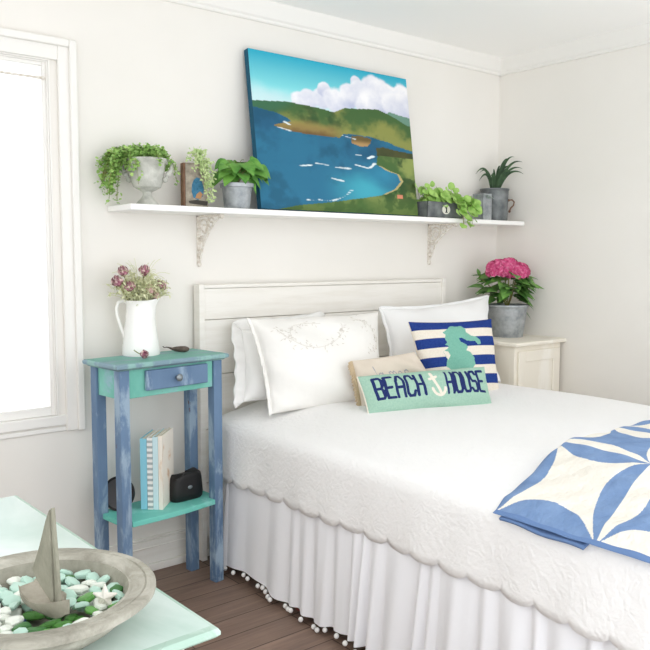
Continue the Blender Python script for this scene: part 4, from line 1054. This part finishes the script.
m.tube([(-.05, 0, .006), (-.035, 0, .001), (-.02, 0, 0), (0, 0, 0), (.02, 0, 0), (.034, 0, 0), (.038, 0, .001)], [.003, .006, .0105, .0125, .0125, .008, .001], 14, 0, T_)
build('pod', m, M['pod'], pd, ang=180)
m = MB().tube([(-.048, 0, .006), (-.06, 0, .008), (-.07, .004, .006), (-.076, .006, .01)], [.003, .0022, .002, .0025], 8, 0, T_); build('stem', m, M['pod'], pd)

# books, black bag and black bowl on the lower shelf
bdir = Vector((.687, .7267, 0)); btx = Vector((.7267, -.687, 0)); zsb = zs1
b0 = at(142, 511, 'z', zsb+.0); b0 = Vector((-.378, -.235, 0))
bo = 0
for nm, lab, tk, hh, dp, mt in (('book', 'tall sky-blue book, leftmost on the lower table shelf', .027, .292, .17, 'bk_blue'), ('book', 'white spiral-bound book with grey rings beside the sky-blue one', .022, .296, .165, 'bk_spiral'), ('book', 'pale aqua book between the spiral-bound and the cream one', .022, .3, .165, 'bk_aqua'), ('book', 'cream book with brown pictures on its cover, rightmost of the row', .016, .304, .17, 'bk_cream')):
    o = b0+btx*bo; T_ = Matrix((bdir, -btx, Vector((0, 0, 1)))).transposed().to_4x4(); T_ = Matrix.Translation((o.x, o.y, zsb+.0005)) @ T_
    root = thing(nm, lab, 'book', (o.x, o.y, zsb), 'books on the lower table shelf')
    c = .0022; m = MB().box(0, dp, -c, 0, 0, hh, xf=T_).box(0, dp, -tk, -tk+c, 0, hh, xf=T_).box(-.001, c, -tk, 0, 0, hh, xf=T_)
    build('cover', m, M[mt], root, bev=.0008)
    build('pages', MB().box(c+.0003, dp-.004, -tk+c+.0003, -c-.0003, .004, hh-.004, xf=T_), M['paper'], root, smooth=False)
    bo += tk+.0012
q = at(185, 495, 'y', -.215)
bg = thing('handbag', 'black leather bag lying to the right of the books on the lower shelf', 'bag', (q.x, -.215, zsb))
T_ = Matrix.Translation((q.x, -.215, zsb)) @ Matrix.Rotation(.1, 4, 'Z') @ Matrix.Diagonal((1, 1, .88, 1)); m = MB(); n = 48; vs = []; fs = []
for j, (s_, z) in enumerate(((.9, 0), (1.0, .008), (1.04, .03), (1.0, .07), (.97, .1), (.93, .118), (.8, .124), (.0, .122))):
    for i in range(n):
        a = 2*PI*i/n; cx_ = abs(math.cos(a))**.45*math.copysign(1, math.cos(a)); sy_ = abs(math.sin(a))**.6*math.copysign(1, math.sin(a))
        vs.append((cx_*.076*s_, sy_*.038*s_, z+(.008*math.cos(a)+.006*math.sin(3*a))*(z/.12)))
for j in range(7):
    for i in range(n): fs.append((j*n+i, j*n+(i+1) % n, (j+1)*n+(i+1) % n, (j+1)*n+i))
fs.append(tuple(reversed(range(n)))); m.add(vs, fs, 0, T_); build('bag_body', m, M['black'], bg, ang=60)
m = MB().lathe([(.008, 0), (.009, .002), (.006, .004), (0, .0042)], n=16, xf=T_ @ Matrix.Translation((.0, -.0375, .065)) @ Matrix.Rotation(PI/2, 4, 'X'), sx=1.3); build('emblem', m, M['brass'], bg)
p = at(119, 492, 'y', -.185); ax = Vector((-.75, -.62, .22)).normalized(); T_ = ax.to_track_quat('Z', 'Y').to_matrix().to_4x4()
m = MB().lathe([(0, -.032), (.04, -.03), (.064, -.012), (.07, .004), (.068, .008), (.06, .006), (.052, -.004), (.036, -.018), (0, -.02)], n=44, cap0=False, mi=0)
m.mi = [1 if (q_ % 8) >= 5 else 0 for q_ in range(len(m.f))]
m.v = [tuple(Matrix.Translation(p) @ T_ @ Vector(v)) for v in m.v]
low = min(v[2] for v in m.v); m.v = [(x, y, z-low+zsb+.0005) for x, y, z in m.v]
tag(build('bowl', m, [M['black'], M['black_in']], loc=tuple(p)), 'black round bowl standing on edge at the left of the lower shelf', 'bowl')

# ------------------------------------------------------------------ mint chest, carved bowl, boat, sea glass
DZ = .80; D0, D1, DY0, DY1 = -1.8, -1.122, -2.078, -1.15
dk = thing('chest', 'pale mint painted chest top in the near left corner', 'chest', ((D0+D1)/2, (DY0+DY1)/2, 0))
RX = Matrix.Translation((D1, DY0, 0)) @ Matrix.Rotation(.028, 4, 'Z') @ Matrix.Translation((-D1, -DY0, 0))
xf = RX @ Matrix.Translation(((D0+D1)/2, (DY0+DY1)/2, 0)); m = MB()
ogee(m, D1-D0, DY1-DY0, DZ-.028, DZ, [(-.022, 0), (-.018, .12), (-.006, .3), (0, .5), (0, .72), (-.003, .88), (-.012, 1)], xf)
build('top', m, [M['mint'], M['mint_edge']], dk, ang=30)
build('body', MB().box(D0+.04, D1-.04, DY0+.045, DY1-.03, .08, DZ-.0285, xf=RX), M['cream_wood'], dk, bev=.003)
for x in (D0+.045, D1-.095):
    for y in (DY0+.05, DY1-.085): build('leg', MB().box(x, x+.05, y, y+.05, 0, .0795, xf=RX), M['cream_wood'], dk, bev=.004)
BC = Vector((-1.354, -1.916, DZ)); BR_, BI = .179, .136; BH = .07
prof = [(.085, 0), (.1, .001), (.125, .018), (.15, .04), (.168, .054), (.178, .058), (BR_, .063), (BR_, BH-.003), (BR_-.003, BH), (BR_-.014, BH+.0005), (BR_-.016, BH-.002), (BR_-.018, BH+.0005), (BI+.008, BH-.003), (BI+.004, BH-.007), (BI, BH-.006), (BI-.004, BH-.012), (.128, .04), (.11, .022), (.08, .014), (0, .012)]
m = MB().lathe(prof, tuple(BC), 72, jit=.003)
kk = len(prof)-1; m.mi = [1 if (i % kk) >= 14 else 0 for i in range(72*kk)]+[0]
tag(build('bowl', m, [M['driftwood'], M['bowl_in']], loc=tuple(BC), ang=50), 'wide weathered grey wooden bowl of sea glass on the mint chest', 'bowl')

# sailboat carving
bt = thing('toy_sailboat', 'small weathered grey wooden sailboat standing among the sea glass', 'ornament', (BC.x+.01, BC.y, DZ+.04))
bz = DZ+.05; b_bow = at(68, 612, 'z', bz+.012); b_st = at(28, 588, 'z', bz+.022)
ax = (b_bow-b_st); ax.z = 0; L = ax.length; ax.normalize(); sdv = Vector((ax.y, -ax.x, 0)); ctr = (b_bow+b_st)/2; ctr.z = bz
def onsail(px, py, off=0):
    d = FW*FOC+RT*(px-325)+UP*(325-py); return CAM+d*((ctr+sdv*off-CAM).dot(sdv)/d.dot(sdv))
def bp(a, s_, z): return ctr+ax*a+sdv*s_+Vector((0, 0, z))
m = MB(); secs = []
for i in range(13):
    t_ = i/12; a = (t_-.5)*L*1.06; w2 = .027*(math.sin(PI*min(1, .12+t_*.9))**.6 if t_ < .98 else .04); w2 = max(.0012, w2*(1-.95*smooth(.6, 1.02, t_)) if t_ > .6 else w2)
    zt_ = .022+.010*(2*t_-1)**2; zk = -.004+.014*smooth(.75, 1, t_)+.003*smooth(.2, 0, t_)
    secs.append([bp(a, -w2, zt_), bp(a, -w2*.85, (zt_+zk)/2), bp(a, -w2*.3, zk), bp(a, w2*.3, zk), bp(a, w2*.85, (zt_+zk)/2), bp(a, w2, zt_), bp(a, w2*.8, zt_-.004), bp(a, -w2*.8, zt_-.004)])
vs = [p for s_ in secs for p in s_]; fs = [(i*8+q_, i*8+(q_+1) % 8, (i+1)*8+(q_+1) % 8, (i+1)*8+q_) for i in range(12) for q_ in range(8)]+[tuple(range(8)), tuple(reversed([96+i for i in range(8)]))]
m.add(vs, fs); build('hull', m, M['boat_hull'], bt, ang=35)
def board(pts, tk):
    m = MB(); k = len(pts); vs = [p-sdv*tk/2 for p in pts]+[p+sdv*tk/2 for p in pts]
    m.add(vs, [tuple(range(k)), tuple(range(2*k-1, k-1, -1))]+[(i, k+i, k+(i+1) % k, (i+1) % k) for i in range(k)]); return m
build('mainsail', board([onsail(*q_) for q_ in ((55.5, 606), (50.5, 509), (47, 520), (41, 545), (34, 568), (38, 579))], .007), M['boat'], bt, smooth=False, bev=.0015)
build('jib', board([onsail(*q_) for q_ in ((61, 603), (57, 606.5), (52, 508), (53.5, 507.5))], .006), M['boat'], bt, smooth=False, bev=.0012)

# sea glass
protos = []
rr = random.Random(91)
for k in range(5):
    m = MB(); q_ = 7; pol = [(rr.uniform(.75, 1.15)*math.cos(2*PI*i/q_), rr.uniform(.55, .95)*math.sin(2*PI*i/q_)) for i in range(q_)]
    vs = []; 
    for s_, z in ((.6, -.3), (.92, -.2), (1, 0), (.9, .22), (.55, .33)): vs += [(x*s_, y*s_, z+.1*x*y) for x, y in pol]
    fs = [(j*q_+i, j*q_+(i+1) % q_, (j+1)*q_+(i+1) % q_, (j+1)*q_+i) for j in range(4) for i in range(q_)]+[tuple(reversed(range(q_))), tuple(4*q_+i for i in range(q_))]
    me = MB().add(vs, fs); me_ = bpy.data.meshes.new('sea_glass'); me_.from_pydata(me.v, [], me.f); me_.materials.append(GL['white']); me_.shade_smooth(); me_.set_sharp_from_angle(angle=.6); protos.append(me_)
LBL = {'white': 'frosted white sea glass piece in the weathered wooden bowl', 'aqua': 'frosted pale aqua sea glass piece in the weathered wooden bowl', 'green': 'bright green sea glass piece in the weathered wooden bowl', 'dark': 'dark bottle-green sea glass piece in the weathered wooden bowl', 'blue': 'cobalt blue sea glass fragment in the weathered wooden bowl'}
placed = []
def zin(r_):                                                  # inside height of the bowl
    return DZ+np.interp(r_, [0, .08, .11, .128, .139], [.012, .014, .022, .04, .058])
def glass(x, y, z, col, s_, idx, tilt):
    o = bpy.data.objects.new('sea_glass', protos[idx]); C.objects.link(o); o.location = (x, y, z); o.scale = (s_, s_*.9, s_*1.0)
    o.rotation_euler = (rr.gauss(0, tilt), rr.gauss(0, tilt), rr.uniform(0, 6.3))
    for ms in (o.material_slots,): ms[0].link = 'OBJECT'; ms[0].material = GL[col]
    tag(o, LBL[col], 'sea glass', col+' sea glass in the bowl', 'thing')
boat_y0, boat_y1 = sorted((b_bow.y, b_st.y))
n_ = 0; tries = 0
while n_ < 125 and tries < 40000:
    tries += 1
    a = rr.uniform(0, 2*PI); q_ = .122*math.sqrt(rr.random()); x, y = BC.x+q_*math.cos(a), BC.y+q_*math.sin(a)
    s_ = rr.uniform(.013, .0225)
    lay = 0 if n_ < 45 else 1
    z = max(zin(q_)+s_*.4, DZ+.026 if lay == 0 else DZ+.046)
    if any((x-p[0])**2+(y-p[1])**2+((z-p[2])*1.6)**2 < ((s_+p[3])*.66)**2 for p in placed): continue
    rel = Vector((x, y, 0))-Vector((ctr.x, ctr.y, 0)); 
    if abs(rel.dot(sdv)) < .024+s_ and abs(rel.dot(ax)) < L*.5+s_*.8 and lay == 1: continue
    front = (y-BC.y) < -.03
    col = rr.choices(('white', 'aqua', 'green', 'dark', 'blue'), (4, 2.5, 2.6, 2.4, .1) if front else (4.5, 4, .5, .5, .35))[0]
    glass(x, y, z, col, s_, rr.randrange(5), .3); placed.append((x, y, z, s_)); n_ += 1
q = at(105, 597, 'z', DZ+.06); m = MB()
for k in range(5):
    a = k*2*PI/5+.3; d = RT*math.cos(a)+Vector((0, 0, 1))*math.sin(a); m.tube([q, q+d*.01, q+d*.02], [.007, .005, .0012], 8)
tag(build('starfish', m, M['shell'], loc=tuple(q)), 'tiny white starfish propped among the sea glass on the right', 'starfish')

# ------------------------------------------------------------------ light: bright overcast sky through the windows and the open side
wd = bpy.data.worlds.new('sky'); S.world = wd; wd.use_nodes = True
bgn = wd.node_tree.nodes['Background']; bgn.inputs[0].default_value = (.96, .98, 1, 1); bgn.inputs[1].default_value = 1.6
def portal(name, loc, rot, sx, sy):
    l = bpy.data.lights.new(name, 'AREA'); l.shape = 'RECTANGLE'; l.size = sx; l.size_y = sy; l.cycles.is_portal = True
    o = bpy.data.objects.new(name, l); C.objects.link(o); o.location = loc; o.rotation_euler = rot
portal('window_daylight', ((WX0+WX1)/2, .15, (WZ0+WZ1)/2), (-PI/2, 0, 0), WX1-WX0, WZ1-WZ0)
portal('side_daylight', (XL-.15, (LY0+LY1)/2, (LZ0+LZ1)/2), (0, -PI/2, 0), LZ1-LZ0, LY1-LY0)
portal('room_daylight', ((XL+XR)/2, YB-.01, ZC/2), (PI/2, 0, 0), XR-XL, ZC)
S.view_settings.view_transform = 'Standard'; S.view_settings.look = 'None'; S.view_settings.gamma = 1; S.view_settings.use_curve_mapping = False
S.view_settings.exposure = .36
S.cycles.max_bounces = 16; S.cycles.diffuse_bounces = 10; S.cycles.transparent_max_bounces = 12
